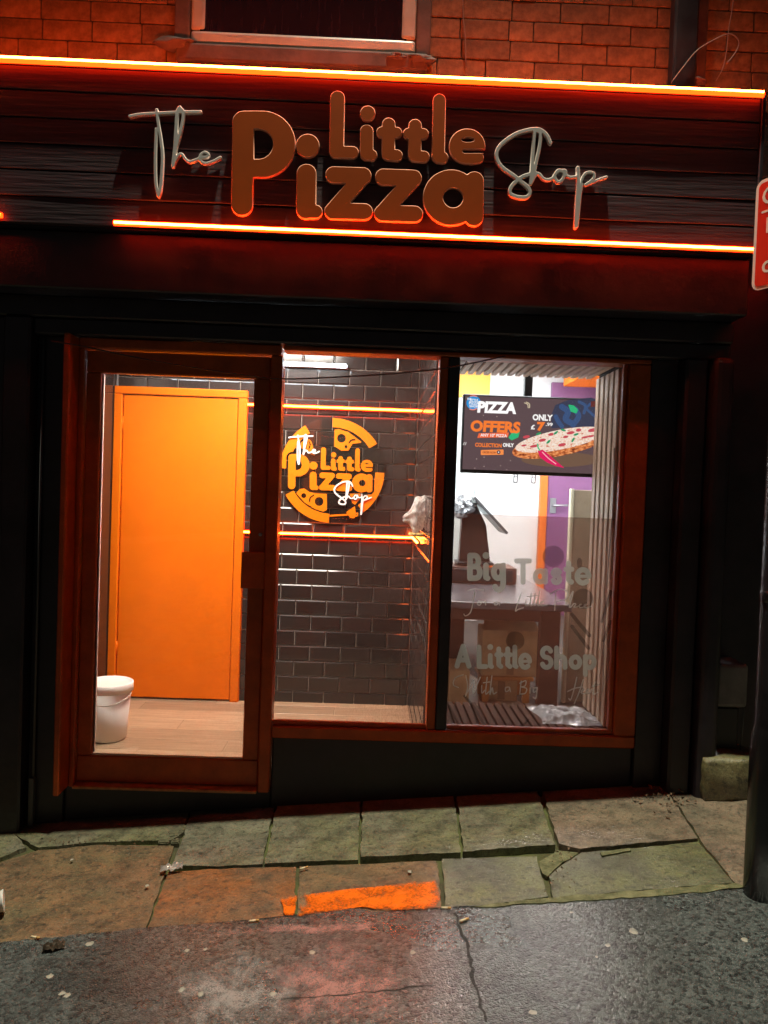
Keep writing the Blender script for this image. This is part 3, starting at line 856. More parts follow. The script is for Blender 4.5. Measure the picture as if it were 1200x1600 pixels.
# ------------------------------------------------------------------ neighbour recess on the right
bx('neighbour_wall', M_black, None, 1.64, 4.0, 0.10, 0.3, -0.2, 4.6, 0)
nw = bpy.data.objects['neighbour_wall']
tag(nw, 'black painted wall of the neighbouring building beyond the drainpipe', 'wall')
M_box = mat('grey_box_plastic', (0.15, 0.145, 0.145), 0.45, var=0.3)
qa, qb = P(1115, 1034, -0.05), P(1158, 1172, -0.05)
ub = bx('utility_box', M_box, None, qa.x, qb.x, -0.09, 0.098, P(1115, 1102, -0.05).z, qa.z, 0.018, 3)
tag(ub, 'dark grey rounded utility box fixed to the wall above the mossy stone', 'utility box')
bx('lower_casing', M_dark, ub, qa.x + 0.012, qb.x - 0.02, -0.06, 0.098, qb.z, P(1115, 1103, -0.05).z, 0.01)
tb('cable', M_grey, ub, [(qb.x - 0.004, -0.065, P(1158, 1078, -.05).z), (qb.x - 0.008, -0.07, P(1155, 1130, -.05).z), (qb.x - 0.012, -0.065, qb.z)], 0.003, 6)
# mossy stone block
M_block = stone_material('mossy_block', (0.26, 0.25, 0.14), 0.9, 0.1, 8)
b = bmesh.new()
ql, qr = P(1088, 1240, -0.1), P(1178, 1240, -0.1)
bmesh.ops.create_cube(b, size=1)
bmesh.ops.subdivide_edges(b, edges=b.edges, cuts=9, use_grid_fill=True)
zt = P(1130, 1172, -0.05).z; zb = gz(1.6, -0.1) - 0.02
for v in b.verts:
    p = v.co.copy()
    l = max(abs(p.x), abs(p.y), abs(p.z)); d = p.normalized() * 0.62
    p = p.lerp(d, 0.30)
    n = noise.noise(p * 4.0) * 0.06
    p *= 1 + n
    v.co = Vector(((ql.x + qr.x) / 2 + p.x * (qr.x - ql.x) * 1.08, -0.06 + p.y * 0.28, (zt + zb) / 2 + p.z * (zt - zb) * 1.05))
tag(obj('stone_block', b, M_block, None, True), 'mossy rounded stone block against the wall by the black pole', 'stone')

# grey trunking on the left pilaster
tr = empty('cable_trunking', (-1.535, -0.09, gz(-1.5, 0)), 'thin grey cable conduit running down the black wall beside the entrance', 'conduit')
tb('conduit', M_grey, tr, [(-1.505, -0.012, 2.03), (-1.505, -0.012, 0.02)], 0.006, 8)
bx('cover', M_grey, tr, -1.520, -1.497, -0.03, -0.001, gz(-1.5, 0) + 0.0, 0.02, 0.003)
# loose cable slung across the shopfront
cb = [P(x, y, -0.14) for x, y in ((80, 533), (130, 541), (200, 556), (290, 572), (370, 584), (440, 592), (530, 589), (610, 584), (690, 576), (745, 566), (790, 556))]
cab = tb('hanging_cable', M_cable, None, smooth_path([tuple(p) for p in cb], 4), 0.0035, 6)
tag(cab, 'thin black cable sagging across the top of the door and window', 'cable')
M_wire = mat('old_copper_wire', (0.30, 0.20, 0.15), 0.5)
w1 = tb('loose_wire', M_wire, None, smooth_path([tuple(P(x, y, -0.06)) for x, y in ((1148, -15), (1143, 20), (1138, 50), (1135, 80), (1130, 105), (1119, 126))], 5), 0.0022, 6)
tag(w1, 'thin wire hanging straight down the brick wall above the fascia end', 'wire')
w2 = tb('loose_wire', M_wire, None, smooth_path([tuple(P(x, y, -0.08)) for x, y in ((1048, 130), (1068, 104), (1090, 78), (1120, 60), (1140, 53), (1152, 60), (1154, 72), (1145, 88), (1136, 98))], 5), 0.0022, 6)
tag(w2, 'looped loose wire arching over the brickwork above the fascia end', 'wire')
w3 = tb('loose_wire', M_wire, None, smooth_path([tuple(P(x, y, -0.02)) for x, y in ((723, -15), (724, 30), (727, 60), (728, 108))], 4), 0.0028, 6)
tag(w3, 'vertical wire clipped to the bricks beside the upstairs window', 'wire')

# ------------------------------------------------------------------ LED strips outside
def led(px0, py0, px1, py1, Y, label, m=M_led, r=0.011, group='orange led strips', hold=True, lift=0.0):
    a, c = P(px0, py0, Y), P(px1, py1, Y)
    z = (a.z + c.z) / 2
    e = empty('led_strip', (a.x, Y, z), label, 'led strip', group)
    tb('tube', m, e, [(a.x, Y, z), (c.x, Y, z)], r, 10)
    tb('core', M_ledcore if m is M_led else M_ledcore2, e, [(a.x + 0.004, Y - r * 0.75, z + lift), (c.x - 0.004, Y - r * 0.75, z + lift)], r * 0.5, 8)
    if hold:
        bx('channel', M_dark, e, a.x, c.x, Y + r * 0.6, Y + r + 0.003, z - 0.004, z + 0.004, 0.001)
    return e
led(-160, 82, 1193, 152, -0.277, 'long glowing orange led strip along the top edge of the fascia', lift=0.0075)
led(178, 346, 1330, 399, -0.277, 'long glowing orange led strip along the bottom edge of the fascia')
led(-160, 329, 3, 337, -0.277, 'short end of an orange led strip at the far left of the fascia')

# ------------------------------------------------------------------ fascia lettering
Z1 = lambda p: (190 + 0.25 * p[0], 130 + 0.25 * p[1])
Z2 = lambda p: (450 + 0.26667 * p[0], 130 + 0.26667 * p[1])
Z3 = lambda p: (750 + 0.175 * p[0], 180 + 0.175 * p[1])
def S(zf, k, pts, r): return stroke([zf(p) for p in pts], r * k)
def Cv(zf, k, pts, r): return curve([zf(p) for p in pts], r * k)
k1, k2, k3 = 0.25, 0.26667, 0.175
gP = sub(uni(S(Z1, k1, [(760, 240), (752, 760)], 69), dshape(Z1((757, 0))[0], Z1((0, 380))[1], Z1((878, 0))[0], 210 * k1)), dshape(Z1((828, 0))[0], Z1((0, 379))[1], Z1((852, 0))[0], 93 * k1))
gdot = S(Z2, k2, [(115, 365)], 70)
gi = uni(S(Z2, k2, [(108, 530), (105, 737)], 59), S(Z2, k2, [(105, 750), (161, 752)], 42))
gz1 = uni(S(Z2, k2, [(268, 535), (440, 541)], 50), S(Z2, k2, [(440, 541), (262, 747)], 48), S(Z2, k2, [(262, 748), (448, 752)], 50))
gz2 = uni(S(Z2, k2, [(560, 548), (735, 555)], 50), S(Z2, k2, [(735, 555), (553, 760)], 48), S(Z2, k2, [(553, 760), (742, 766)], 50))
ga = sub(uni(S(Z2, k2, [(956, 670)], 166), S(Z2, k2, [(1092, 572), (1090, 782)], 57)), S(Z2, k2, [(968, 670)], 57))
gL = uni(S(Z2, k2, [(290, 86), (284, 395)], 44), S(Z2, k2, [(280, 402), (378, 404)], 37))
gli = uni(S(Z2, k2, [(461, 280), (461, 412)], 40), S(Z2, k2, [(465, 416), (490, 420)], 34))
glid = S(Z2, k2, [(467, 175)], 46)
gt1 = uni(S(Z2, k2, [(590, 240), (588, 412)], 40), S(Z2, k2, [(550, 285), (636, 287)], 33), S(Z2, k2, [(594, 418), (638, 422)], 35))
gt2 = uni(S(Z2, k2, [(745, 248), (742, 420)], 40), S(Z2, k2, [(706, 293), (793, 295)], 33), S(Z2, k2, [(748, 426), (796, 429)], 35))
gl = uni(S(Z2, k2, [(887, 98), (880, 425)], 39), S(Z2, k2, [(885, 432), (905, 435)], 36))
ec = Z2((1050, 368))
ge = sub(uni(ell(ec, 107 * k2, 104 * k2), S(Z2, k2, [(1075, 442), (1116, 436)], 33)), ell(Z2((1055, 330)), 36 * k2, 13 * k2), S(Z2, k2, [(1035, 397), (1180, 397)], 10))
sThe = uni(Cv(Z1, k1, [(50, 205), (120, 192), (220, 187), (350, 180), (492, 177)], 10), Cv(Z1, k1, [(218, 165), (228, 250), (244, 350), (254, 450), (250, 560), (240, 670), (230, 703)], 10.5),
           Cv(Z1, k1, [(216, 285), (211, 400), (209, 500), (212, 620), (228, 700)], 10.5), Cv(Z1, k1, [(320, 515), (333, 400), (342, 250), (348, 180), (362, 152)], 13),
           Cv(Z1, k1, [(362, 152), (384, 180), (377, 250), (356, 340), (336, 410), (322, 510)], 11), Cv(Z1, k1, [(322, 510), (350, 452), (375, 442), (395, 470), (420, 489), (462, 478), (500, 462), (532, 458), (540, 440), (515, 430), (491, 450), (490, 480), (520, 499), (570, 488), (616, 462)], 9))
sShop = uni(Cv(Z3, k3, [(630, 245), (600, 180), (560, 140), (510, 122), (430, 130), (330, 160), (240, 215), (170, 282), (148, 350), (165, 420), (220, 480), (300, 535), (370, 590), (430, 640), (447, 690), (420, 728), (350, 732), (280, 705), (270, 660), (310, 600), (380, 548), (440, 527), (500, 515)], 17),
            Cv(Z3, k3, [(455, 605), (465, 450), (480, 250), (490, 140)], 16), Cv(Z3, k3, [(500, 135), (536, 155), (538, 250), (510, 390), (475, 540), (458, 600)], 16),
            Cv(Z3, k3, [(458, 605), (500, 528), (530, 522), (560, 558), (600, 575), (650, 560), (680, 515)], 14), Cv(Z3, k3, [(700, 495), (668, 535), (685, 585), (715, 592), (745, 560), (750, 510), (710, 490), (690, 500)], 15),
            Cv(Z3, k3, [(740, 490), (765, 492), (772, 530), (805, 552), (862, 545)], 12), Cv(Z3, k3, [(875, 468), (880, 600), (866, 800), (855, 998)], 17), Cv(Z3, k3, [(912, 615), (895, 720), (884, 850), (868, 990)], 14),
            Cv(Z3, k3, [(898, 610), (930, 532), (970, 507), (1015, 515), (1020, 550), (985, 592), (945, 620), (1040, 582), (1130, 550)], 13))
sign = empty('shop_sign', (0.0, -0.27, 2.47), 'raised orange and white lettering reading The Little Pizza Shop on the planked fascia', 'shop sign')
YF = -0.286
mp_f = lambda px, py: (lambda q: (q.x, q.z))(P(px, py, YF))
def letter(name, f, face, edge, root, depth=0.019, bev=0.0032, lab=None):
    me = flat_mesh(f, 0.9, 0.08, mp_f, YF, depth, bev)
    edge_material(me)
    o = obj(name, me, [face, edge], root)
    if lab: o['label'] = lab
    return o
for nm, f in (('letter', gP), ('letter', gi), ('letter', gz1), ('letter', gz2), ('letter', ga), ('letter', gL), ('letter', gli), ('letter', gt1), ('letter', gt2), ('letter', gl), ('letter', ge), ('letter_dot', gdot), ('letter_dot', glid)):
    letter(nm, f, M_sign, M_signedge, sign)
letter('script_word', sThe, M_white, M_whiteedge, sign, bev=0.0022, lab='white script word The')
letter('script_word', sShop, M_white, M_whiteedge, sign, bev=0.0022, lab='white script word Shop')

# ------------------------------------------------------------------ lobby behind the glass
LX0, LX1, LY1, LH = -1.66, 0.300, 1.45, 2.45
fl = bx('interior_floor', mat('floor_bed', (0.34, 0.25, 0.16), 0.5, var=0.15, vscale=12, stretch=(0.5, 6, 1)), None, -1.9, 3.0, 0.10, 4.8, -0.06, -0.006, 0)
fl['kind'] = 'structure'
bm_ = bmesh.new(); box(bm_, -0.598, 0.598, -0.0882, 0.0882, -0.003, 0.0, 0.0014)
pme = bpy.data.meshes.new('plank'); bm_.to_mesh(pme); bm_.free(); pme.materials.append(M_plank)
for r in range(12):
    y = 0.19 + r * 0.18
    x = -2.2 + (r * 0.437) % 1.2
    while x < 2.9:
        o = bpy.data.objects.new('plank', pme)
        o.location = (x, y, -0.001); col.objects.link(o); adopt(o, fl)
        x += 1.2
tw = bx('tiled_wall', M_grout, None, LX0 - 0.02, LX1 + 0.05, LY1, LY1 + 0.1, -0.005, LH, 0)
tw['kind'] = 'structure'
def tile_mesh(w, h=0.095):
    b = bmesh.new()
    d, c = 0.010, 0.007
    o_ = [(-w / 2, -h / 2), (w / 2, -h / 2), (w / 2, h / 2), (-w / 2, h / 2)]
    i_ = [(-w / 2 + c, -h / 2 + c), (w / 2 - c, -h / 2 + c), (w / 2 - c, h / 2 - c), (-w / 2 + c, h / 2 - c)]
    v0 = [b.verts.new((x, 0, z)) for x, z in o_]; v1 = [b.verts.new((x, -0.006, z)) for x, z in o_]; v2 = [b.verts.new((x, -d, z)) for x, z in i_]
    for A, B in ((v0, v1), (v1, v2)):
        for k in range(4): b.faces.new((A[k], A[(k + 1) % 4], B[(k + 1) % 4], B[k]))
    b.faces.new(v2)
    bmesh.ops.recalc_face_normals(b, faces=b.faces)
    m = bpy.data.meshes.new('tile'); b.to_mesh(m); b.free(); m.materials.append(M_tile)
    return m
T_full, T_half = tile_mesh(0.195), tile_mesh(0.095)
def tiles(parent, u0, u1, z0, z1, place, skip=None):
    r = 0; z = z0
    while z + 0.05 < z1:
        u = u0 - (0.1 if r % 2 else 0)
        while u < u1 - 0.02:
            a, c = max(u, u0), min(u + 0.2, u1)
            full = c - a > 0.17
            if c - a > 0.02:
                mid = (a + c) / 2
                if not (skip and skip(mid, z + 0.05)):
                    o = bpy.data.objects.new('tile', T_full if full else T_half)
                    if full and abs((c - a) - 0.2) > 0.005: o.scale.x = (c - a - 0.005) / 0.195
                    if not full: o.scale.x = (c - a - 0.005) / 0.095
                    place(o, mid, z + 0.05)
                    o.rotation_euler.x += random.uniform(-.006, .006); o.rotation_euler.z += random.uniform(-.006, .006)
                    col.objects.link(o); adopt(o, parent)
            u += 0.2
        z += 0.1; r += 1
def pl_back(o, u, z): o.location = (u, LY1, z)
tiles(tw, LX0, LX1 - 0.012, -0.03, 2.42, pl_back, lambda u, z: u < -0.90 and z < 1.93)
sw = bx('partition_wall', M_grout, None, LX1, LX1 + 0.05, 0.11, LY1 - 0.001, -0.005, LH, 0)
sw['kind'] = 'structure'
def pl_side(o, u, z): o.location = (LX1, u, z); o.rotation_euler = (0, 0, R(-90))
tiles(sw, 0.11, LY1 - 0.012, -0.03, 2.42, pl_side)
# plain lining of the lobby and the ceiling
o = bx('lobby_wall', M_wallw, None, LX0 - 0.1, LX0, 0.11, LY1 - 0.001, -0.005, LH, 0); o['kind'] = 'structure'
o = bx('lobby_ceiling', M_wallw, None, LX0 - 0.1, LX1 - 0.001, 0.11, LY1 - 0.001, LH + 0.001, LH + 0.05, 0); o['kind'] = 'structure'
bx('tile_return', M_tile, tw, LX0 + 0.001, LX0 + 0.006, 1.06, LY1 - 0.02, 0.0, 2.4, 0)
tb('corner_trim', M_alu, tw, [(LX0 + 0.012, LY1 - 0.014, 0), (LX0 + 0.012, LY1 - 0.014, 2.4)], 0.01, 6)
# orange interior door
dr = empty('interior_door', (-1.24, LY1, 0), 'plain bright orange interior door with orange frame seen through the entrance glass', 'door')
bx('frame', M_odoor, dr, -1.652, -1.600, LY1 - 0.055, LY1 - 0.001, 0, 1.955, 0.004)
bx('frame', M_odoor, dr, -0.862, -0.806, LY1 - 0.055, LY1 - 0.001, 0, 1.955, 0.004)
bx('frame', M_odoor, dr, -1.652, -0.806, LY1 - 0.055, LY1 - 0.001, 1.957, 2.005, 0.004)
bx('leaf', M_odoor, dr, -1.594, -0.867, LY1 - 0.040, LY1 - 0.001, 0.010, 1.949, 0.003)
for z in (0.28, 1.72):
    tb('hinge', M_odoor, dr, [(-1.597, LY1 - 0.045, z), (-1.597, LY1 - 0.045, z + 0.09)], 0.006, 8)
# inside LED lines
led(380, 632, 657, 642, LY1 - 0.03, 'upper orange led line on the black tiled wall above the round logo', M_ledin, 0.011, 'inside led lines')
led(380, 833, 646, 838, LY1 - 0.03, 'lower orange led line on the black tiled wall below the round logo', M_ledin, 0.011, 'inside led lines')
for z, lab in ((P(646, 838, LY1 - .03).z, 'lower orange led line running forward on the tiled side wall below the white bag'),):
    e = empty('led_strip', (LX1 - 0.03, LY1 - 0.05, z), lab, 'led strip', 'inside led lines')
    tb('tube', M_ledcore2, e, [(LX1 - 0.026, LY1 - 0.06, z), (LX1 - 0.026, 0.80, z)], 0.006, 8)
    bx('channel', M_dark, e, LX1 - 0.018, LX1 - 0.0115, 0.80, LY1 - 0.06, z - 0.006, z + 0.006, 0.001)
# white batten light
bt = empty('batten_light', (-0.6, LY1 - 0.06, 2.18), 'glowing white tube light near the ceiling over the black tiled wall', 'light')
M_tube = emis('white_tube', (0.82, 0.93, 1.0), 50.0)
za = P(490, 570, LY1 - 0.07).z; xb = P(541, 572, LY1 - 0.07).x
tb('tube', M_tube, bt, [(xb - 1.15, LY1 - 0.07, za), (xb, LY1 - 0.07, za)], 0.011, 12)
bx('housing', M_grey, bt, xb - 1.16, xb + 0.012, LY1 - 0.05, LY1 - 0.012, za - 0.012, za + 0.012, 0.003)
pan = bx('ceiling_panel', emis('panel_lobby_fill', (1.0, 0.93, 0.80), 74.0), None, -0.9, -0.3, 0.2, 0.8, LH - 0.012, LH - 0.001, 0)  # unseen panel, added for general light in the lobby
tag(pan, 'unseen white fill panel added in the lobby ceiling above the entrance', 'light')
# round logo sign on the tiled wall
YL = LY1 - 0.035
mp_l = lambda px, py: (lambda q: (q.x, q.z))(P(px, py, YL))
lg = empty('wall_logo', (P(519, 735, YL).x, YL, P(519, 735, YL).z - 0.34), 'round clear disc with orange pizza slice logo on the black tiled wall', 'wall sign')
ZL = lambda p: (430 + 0.15 * p[0], 640 + 0.15 * p[1])
kl = 0.15
def mv(f, s, src, dst): return move(f, s, dst[0] - s * src[0], dst[1] - s * src[1])
big = [mv(f, 0.334, (360, 172), ZL((131, 460))) for f in (gP, gdot, gi, gz1, gz2, ga, gL, gli, glid, gt1, gt2, gl, ge)]
lThe = grow(mv(sThe, 0.334, (200, 166), ZL((140, 258))), 0.25)
lShop = grow(mv(sShop, 0.336, (772, 199), ZL((608, 742))), 0.25)
alltxt = uni(*big)
cc = ZL((592, 634)); RO, RI = 543 * kl, 455 * kl
def crust(a0, a1):
    p = [(cc[0] + RO * math.cos(R(a)), cc[1] - RO * math.sin(R(a))) for a in np.linspace(a0, a1, 24)] + [(cc[0] + RI * math.cos(R(a)), cc[1] - RI * math.sin(R(a))) for a in np.linspace(a1, a0, 24)]
    return sub(poly(p, 0.5), grow(alltxt, 3.2))
zl = lambda *pts: [ZL(p) for p in pts]
slices = [crust(31, 89), crust(121, 177), crust(-53, -3), crust(208, 266),
          sub(poly(zl((625, 215), (660, 208), (760, 240), (890, 338), (800, 350), (760, 420), (690, 420), (620, 375)), 1), grow(alltxt, 2.4), disc(ZL((690, 298)), 45 * kl), disc(ZL((740, 388)), 17 * kl), curve(zl((770, 345), (795, 318), (830, 314)), 8 * kl)),
          sub(poly(zl((228, 870), (260, 835), (300, 828), (350, 865), (420, 880), (530, 885), (530, 1040), (500, 1055), (420, 1030), (310, 960)), 1.2), disc(ZL((297, 896)), 26 * kl), disc(ZL((457, 957)), 46 * kl), curve(zl((398, 893), (365, 920), (358, 955)), 8 * kl)),
          sub(poly(zl((215, 395), (330, 300), (370, 330), (410, 450), (408, 475), (370, 460), (300, 400)), 0.6), grow(alltxt, 2.2), curve(zl((352, 330), (364, 365), (352, 405)), 7 * kl), grow(lThe, 1.0)),
          sub(poly(zl((778, 880), (900, 878), (880, 930), (830, 985), (805, 970)), 0.6), grow(lShop, 1.0)),
          uni(stroke(zl((565, 1106), (750, 1095)), 1.3), sub(poly(zl((745, 1070), (825, 1015), (835, 1090), (820, 1128), (785, 1125)), 0.8)), curve(zl((835, 1085), (858, 1078), (852, 1105), (830, 1108)), 1.0))]
M_logo = mat('logo_orange', (0.80, 0.19, 0.001), 0.45, spec=0.2)
bx_disc = flat_mesh(disc(cc, 551 * kl), 1.2, 0.02, mp_l, YL + 0.007, 0.004)
obj('clear_disc', bx_disc, M_clear, lg)
for f in slices: obj('pizza_slice', flat_mesh(f, 0.45, 0.03, mp_l, YL, 0.005), M_logo, lg)
for f in big: obj('letter', flat_mesh(f, 0.4, 0.03, mp_l, YL - 0.003, 0.007), M_logo, lg)
for f in (lThe, lShop): obj('script_word', flat_mesh(f, 0.3, 0.02, mp_l, YL - 0.012, 0.005), mat('logo_white', (0.9, 0.9, 0.9), 0.4), lg)

# white bucket with lid
bq = P(160, 1160, 0.54)
bk = empty('bucket', (bq.x, 0.62, 0), 'white plastic bucket with a lid standing just inside the entrance', 'bucket')
b = bmesh.new(); lathe(b, [(0.092, 0.002), (0.098, 0.008), (0.118, 0.285)], (bq.x, 0.62, 0), 40); obj('body', b, M_whitep, bk, True)
b = bmesh.new(); lathe(b, [(0.119, 0.262), (0.128, 0.264), (0.128, 0.308), (0.122, 0.312), (0.115, 0.306), (0.108, 0.302)], (bq.x, 0.62, 0), 40); obj('lid', b, M_whitep, bk, True)
tb('handle', M_whitep, bk, [(bq.x + 0.123 * math.cos(a), 0.62 + 0.123 * math.sin(a) - 0.012 * math.sin(a), 0.255 - 0.05 * abs(math.sin(a))) for a in np.linspace(R(-180), 0, 16)], 0.004, 6)
# crumpled white bag on a little corner shelf
def bagm():
    m = mat('crumpled_white_bag', (0.9, 0.89, 0.87), 0.3, bump=0.5, bscale=18)
    nt = m.node_tree; b = nt.nodes['Principled BSDF']
    t = nt.nodes.new('ShaderNodeBsdfTranslucent'); t.inputs['Color'].default_value = (0.95, 0.93, 0.9, 1)
    x = nt.nodes.new('ShaderNodeMixShader'); x.inputs[0].default_value = 0.6
    nt.links.new(b.outputs[0], x.inputs[1]); nt.links.new(t.outputs[0], x.inputs[2]); nt.links.new(x.outputs[0], nt.nodes['Material Output'].inputs[0])
    return m
bgc = P(652, 803, 0.55)
b = bmesh.new(); bmesh.ops.create_icosphere(b, subdivisions=5, radius=1)
for v in b.verts:
    p = v.co.copy()
    th = math.atan2(p.z, p.y)                       # pleats run round the gathered mouth, which points to the entrance
    gather = max(0.0, -p.x)
    pl_ = 0.16 * math.sin(9 * th + 4 * noise.noise(p * 1.3)) * (0.25 + gather) + 0.22 * noise.noise(p * 1.9) - 0.10 * abs(noise.noise(p * 4.0))
    p *= 1 + pl_
    if p.x < -0.45:
        k = min(1, (-0.45 - p.x) / 0.5); f_ = 1 - 0.62 * math.sin(min(1, k * 1.25) * math.pi / 2); p.y *= f_; p.z *= f_; p.x -= 0.25 * k
    p.x = min(p.x, 0.8)
    v.co = Vector((bgc.x + 0.006 + p.x * 0.058, 0.55 + p.y * 0.075, bgc.z + p.z * 0.092 + p.x * 0.02))
tag(obj('plastic_bag', b, bagm(), None, True), 'crumpled white plastic bag in the corner of the black tiled wall', 'bag')
sh = bx('corner_shelf', mat('yellow_ledge', (0.72, 0.45, 0.14), 0.5), None, 0.215, LX1 - 0.013, 0.48, 0.62, bgc.z - 0.117, bgc.z - 0.102, 0.004)
tag(sh, 'small yellowish ledge under the crumpled white bag', 'shelf')

# ------------------------------------------------------------------ counter room behind the right pane
RX0, RX1, RY1, RH = LX1 + 0.055, 2.75, 4.6, 2.78
def st(*a, **k):
    o = bx(*a, **k); o['kind'] = 'structure'; return o
st('back_wall', M_wallw, None, RX0, RX1, RY1, RY1 + 0.1, -0.005, RH, bev=0)
st('side_wall', M_wallw, None, RX1, RX1 + 0.1, 0.11, RY1 + 0.1, -0.005, RH, bev=0)
st('side_wall', M_wallw, None, LX1 + 0.051, LX1 + 0.06, 0.11, RY1, -0.005, RH, bev=0)
st('ceiling', M_wallw, None, RX0, RX1, 0.11, RY1 + 0.1, RH + 0.001, RH + 0.06, bev=0)
for x, y in ((0.85, 0.95), (0.85, 2.2), (1.9, 2.9), (1.0, 3.5)):
    o = bx('ceiling_panel', emis('panel_cool', (0.93, 0.98, 1.0), 58.0) if y > 1 else emis('panel_fill', (0.93, 0.98, 1.0), 34.0), None, x - 0.3, x + 0.3, y - 0.3, y + 0.3, RH - 0.012, RH - 0.001, 0)  # the dim front panel is added fill light for the cartons
    tag(o, 'unseen white light panel in the ceiling of the counter room behind the menu screen', 'light', 'ceiling light panels')
def pq(px, py, Y): return P(px, py, Y)
# orange painted panels high on the back wall
a, c = pq(700, 540, 4.58), pq(765, 622, 4.58)
tag(bx('orange_wall_panel', mat('amber_paint', (0.85, 0.36, 0.03), 0.5), None, a.x, c.x, 4.57, 4.598, c.z, RH - 0.02, 0.004), 'amber painted wall panel above the left of the menu screen', 'wall panel')
a, c = pq(898, 560, 3.9), pq(950, 597, 3.9)
tag(bx('orange_bulkhead', M_odoor, None, a.x, RX1 - 0.002, 3.6, 4.3, c.z, RH - 0.002, 0.004), 'orange bulkhead box above the purple door at the right', 'bulkhead')
# purple door
pd = empty('purple_door', (2.15, 4.58, 0), 'tall purple door with lever handle and orange frame behind the menu screen', 'door')
a, c = pq(862, 597, 4.55), pq(940, 985, 4.55)
bx('leaf', M_purple, pd, a.x + 0.005, 2.70, 4.545, 4.598, 0.02, a.z, 0.004)
bx('frame', mat('deep_orange_paint', (0.62, 0.13, 0.012), 0.5), pd, a.x - 0.075, a.x, 4.52, 4.598, 0.0, a.z - 0.4, 0.004)
hq = pq(862, 790, 4.54)
bx('back_plate', M_alu, pd, hq.x - 0.02, hq.x + 0.045, 4.532, 4.543, hq.z - 0.08, hq.z + 0.08, 0.003)
tb('lever', M_alu, pd, [(hq.x + 0.012, 4.53, hq.z), (hq.x + 0.012, 4.49, hq.z), (hq.x + 0.16, 4.485, hq.z + 0.01)], 0.012, 8)
st('door_step', M_wallw, None, a.x - 0.1, 2.70, 4.15, 4.52, -0.005, 0.02, bev=0.003)
# pale grey inner door on the left of the back wall
gd = empty('grey_door', (1.0, 4.58, 0), 'pale grey panelled door low behind the till', 'door')
a, c = pq(700, 700, 4.55), pq(735, 985, 4.55)
M_pg = mat('pale_grey_paint', (0.50, 0.55, 0.54), 0.5)
bx('leaf', M_pg, gd, 0.62, 1.10, 4.55, 4.598, 0.0, 2.05, 0.004)
bx('frame', M_wallw, gd, 1.102, 1.18, 4.53, 4.598, 0.0, 2.1, 0.004)
bx('panel', M_pg, gd, 0.70, 1.03, 4.542, 4.549, 1.15, 1.9, 0.003)
# cream edged board
a, c = pq(893, 765, 1.55), pq(897, 1108, 1.55)
bd = bx('side_board', mat('beige_board', (0.36, 0.27, 0.18), 0.6, var=0.1), None, a.x + 0.018, 1.95, 1.55, 1.58, -0.002, a.z, 0.003)
tag(bd, 'tall beige board with a cream edge beside the counter', 'board')
bx('edge_strip', mat('cream_edge', (0.75, 0.66, 0.47), 0.5), bd, a.x - 0.004, a.x + 0.0175, 1.54, 1.59, -0.002, a.z + 0.006, 0.003)

# slatted window reveal
sl = empty('slatted_reveal', (0.8, 0.3, 0.25), 'oak slat lining around the inside of the right shop window', 'slat lining')
XR = 1.172
bx('felt_backing', M_felt, sl, XR + 0.012, XR + 0.022, 0.104, 0.50, 0.25, 2.10, 0)
bx('felt_backing', M_felt, sl, 0.40, XR + 0.010, 0.104, 0.50, 2.040, 2.050, 0)
bx('felt_backing', M_felt, sl, 0.40, XR + 0.010, 0.104, 0.50, 0.262, 0.272, 0)
for i in range(5):
    y = 0.112 + i * 0.078
    bx('slat', M_slat, sl, XR - 0.010, XR + 0.0115, y, y + 0.052, 0.296, 2.018, 0.003)
for i in range(18):
    x = 0.405 + i * 0.0415
    bx('slat', M_slat, sl, x, x + 0.028, 0.106, 0.498, 2.0205, 2.0395, 0.003)
    bx('slat', M_slatd, sl, x, x + 0.028, 0.106, 0.498, 0.2725, 0.2915, 0.003)
# thin white cable down the slats
wc = tb('white_cable', M_whitep, None, smooth_path([tuple(P(x, y, 0.11)) for x, y in ((960, 700), (957, 800), (952, 860), (947, 930), (943, 1020), (942, 1080))], 4), 0.003, 6)
tag(wc, 'thin white cable hanging beside the oak slats', 'cable')
# crumpled clear plastic on the sill
a, c = P(838, 1138, 0.25), P(930, 1138, 0.25)
b = bmesh.new(); n = 28
gv = {}
for i in range(n + 1):
    for j in range(n + 1):
        u, v = i / n, j / n
        x = a.x + (c.x - a.x) * u + 0.015 * math.sin(v * 5)
        y = 0.13 + 0.30 * v + 0.01 * math.sin(u * 7)
        p = Vector((u * 4.2, v * 4.2, 1.3))
        h = (0.5 - abs(noise.noise(p))) * 0.05 + (0.5 - abs(noise.noise(p * 2.0))) * 0.018
        e = min(u, v, 1 - u, 1 - v); h *= min(1, e * 6)
        gv[i, j] = b.verts.new((x, y, 0.295 + max(0, h)))
for i in range(n):
    for j in range(n):
        b.faces.new((gv[i, j], gv[i + 1, j], gv[i + 1, j + 1], gv[i, j + 1]))
tag(obj('plastic_wrap', b, mat('clear_wrap', (0.75, 0.80, 0.82), 0.12, alpha=0.45), None, True), 'crumpled clear plastic wrap lying on the window sill at the lower right', 'plastic wrap')

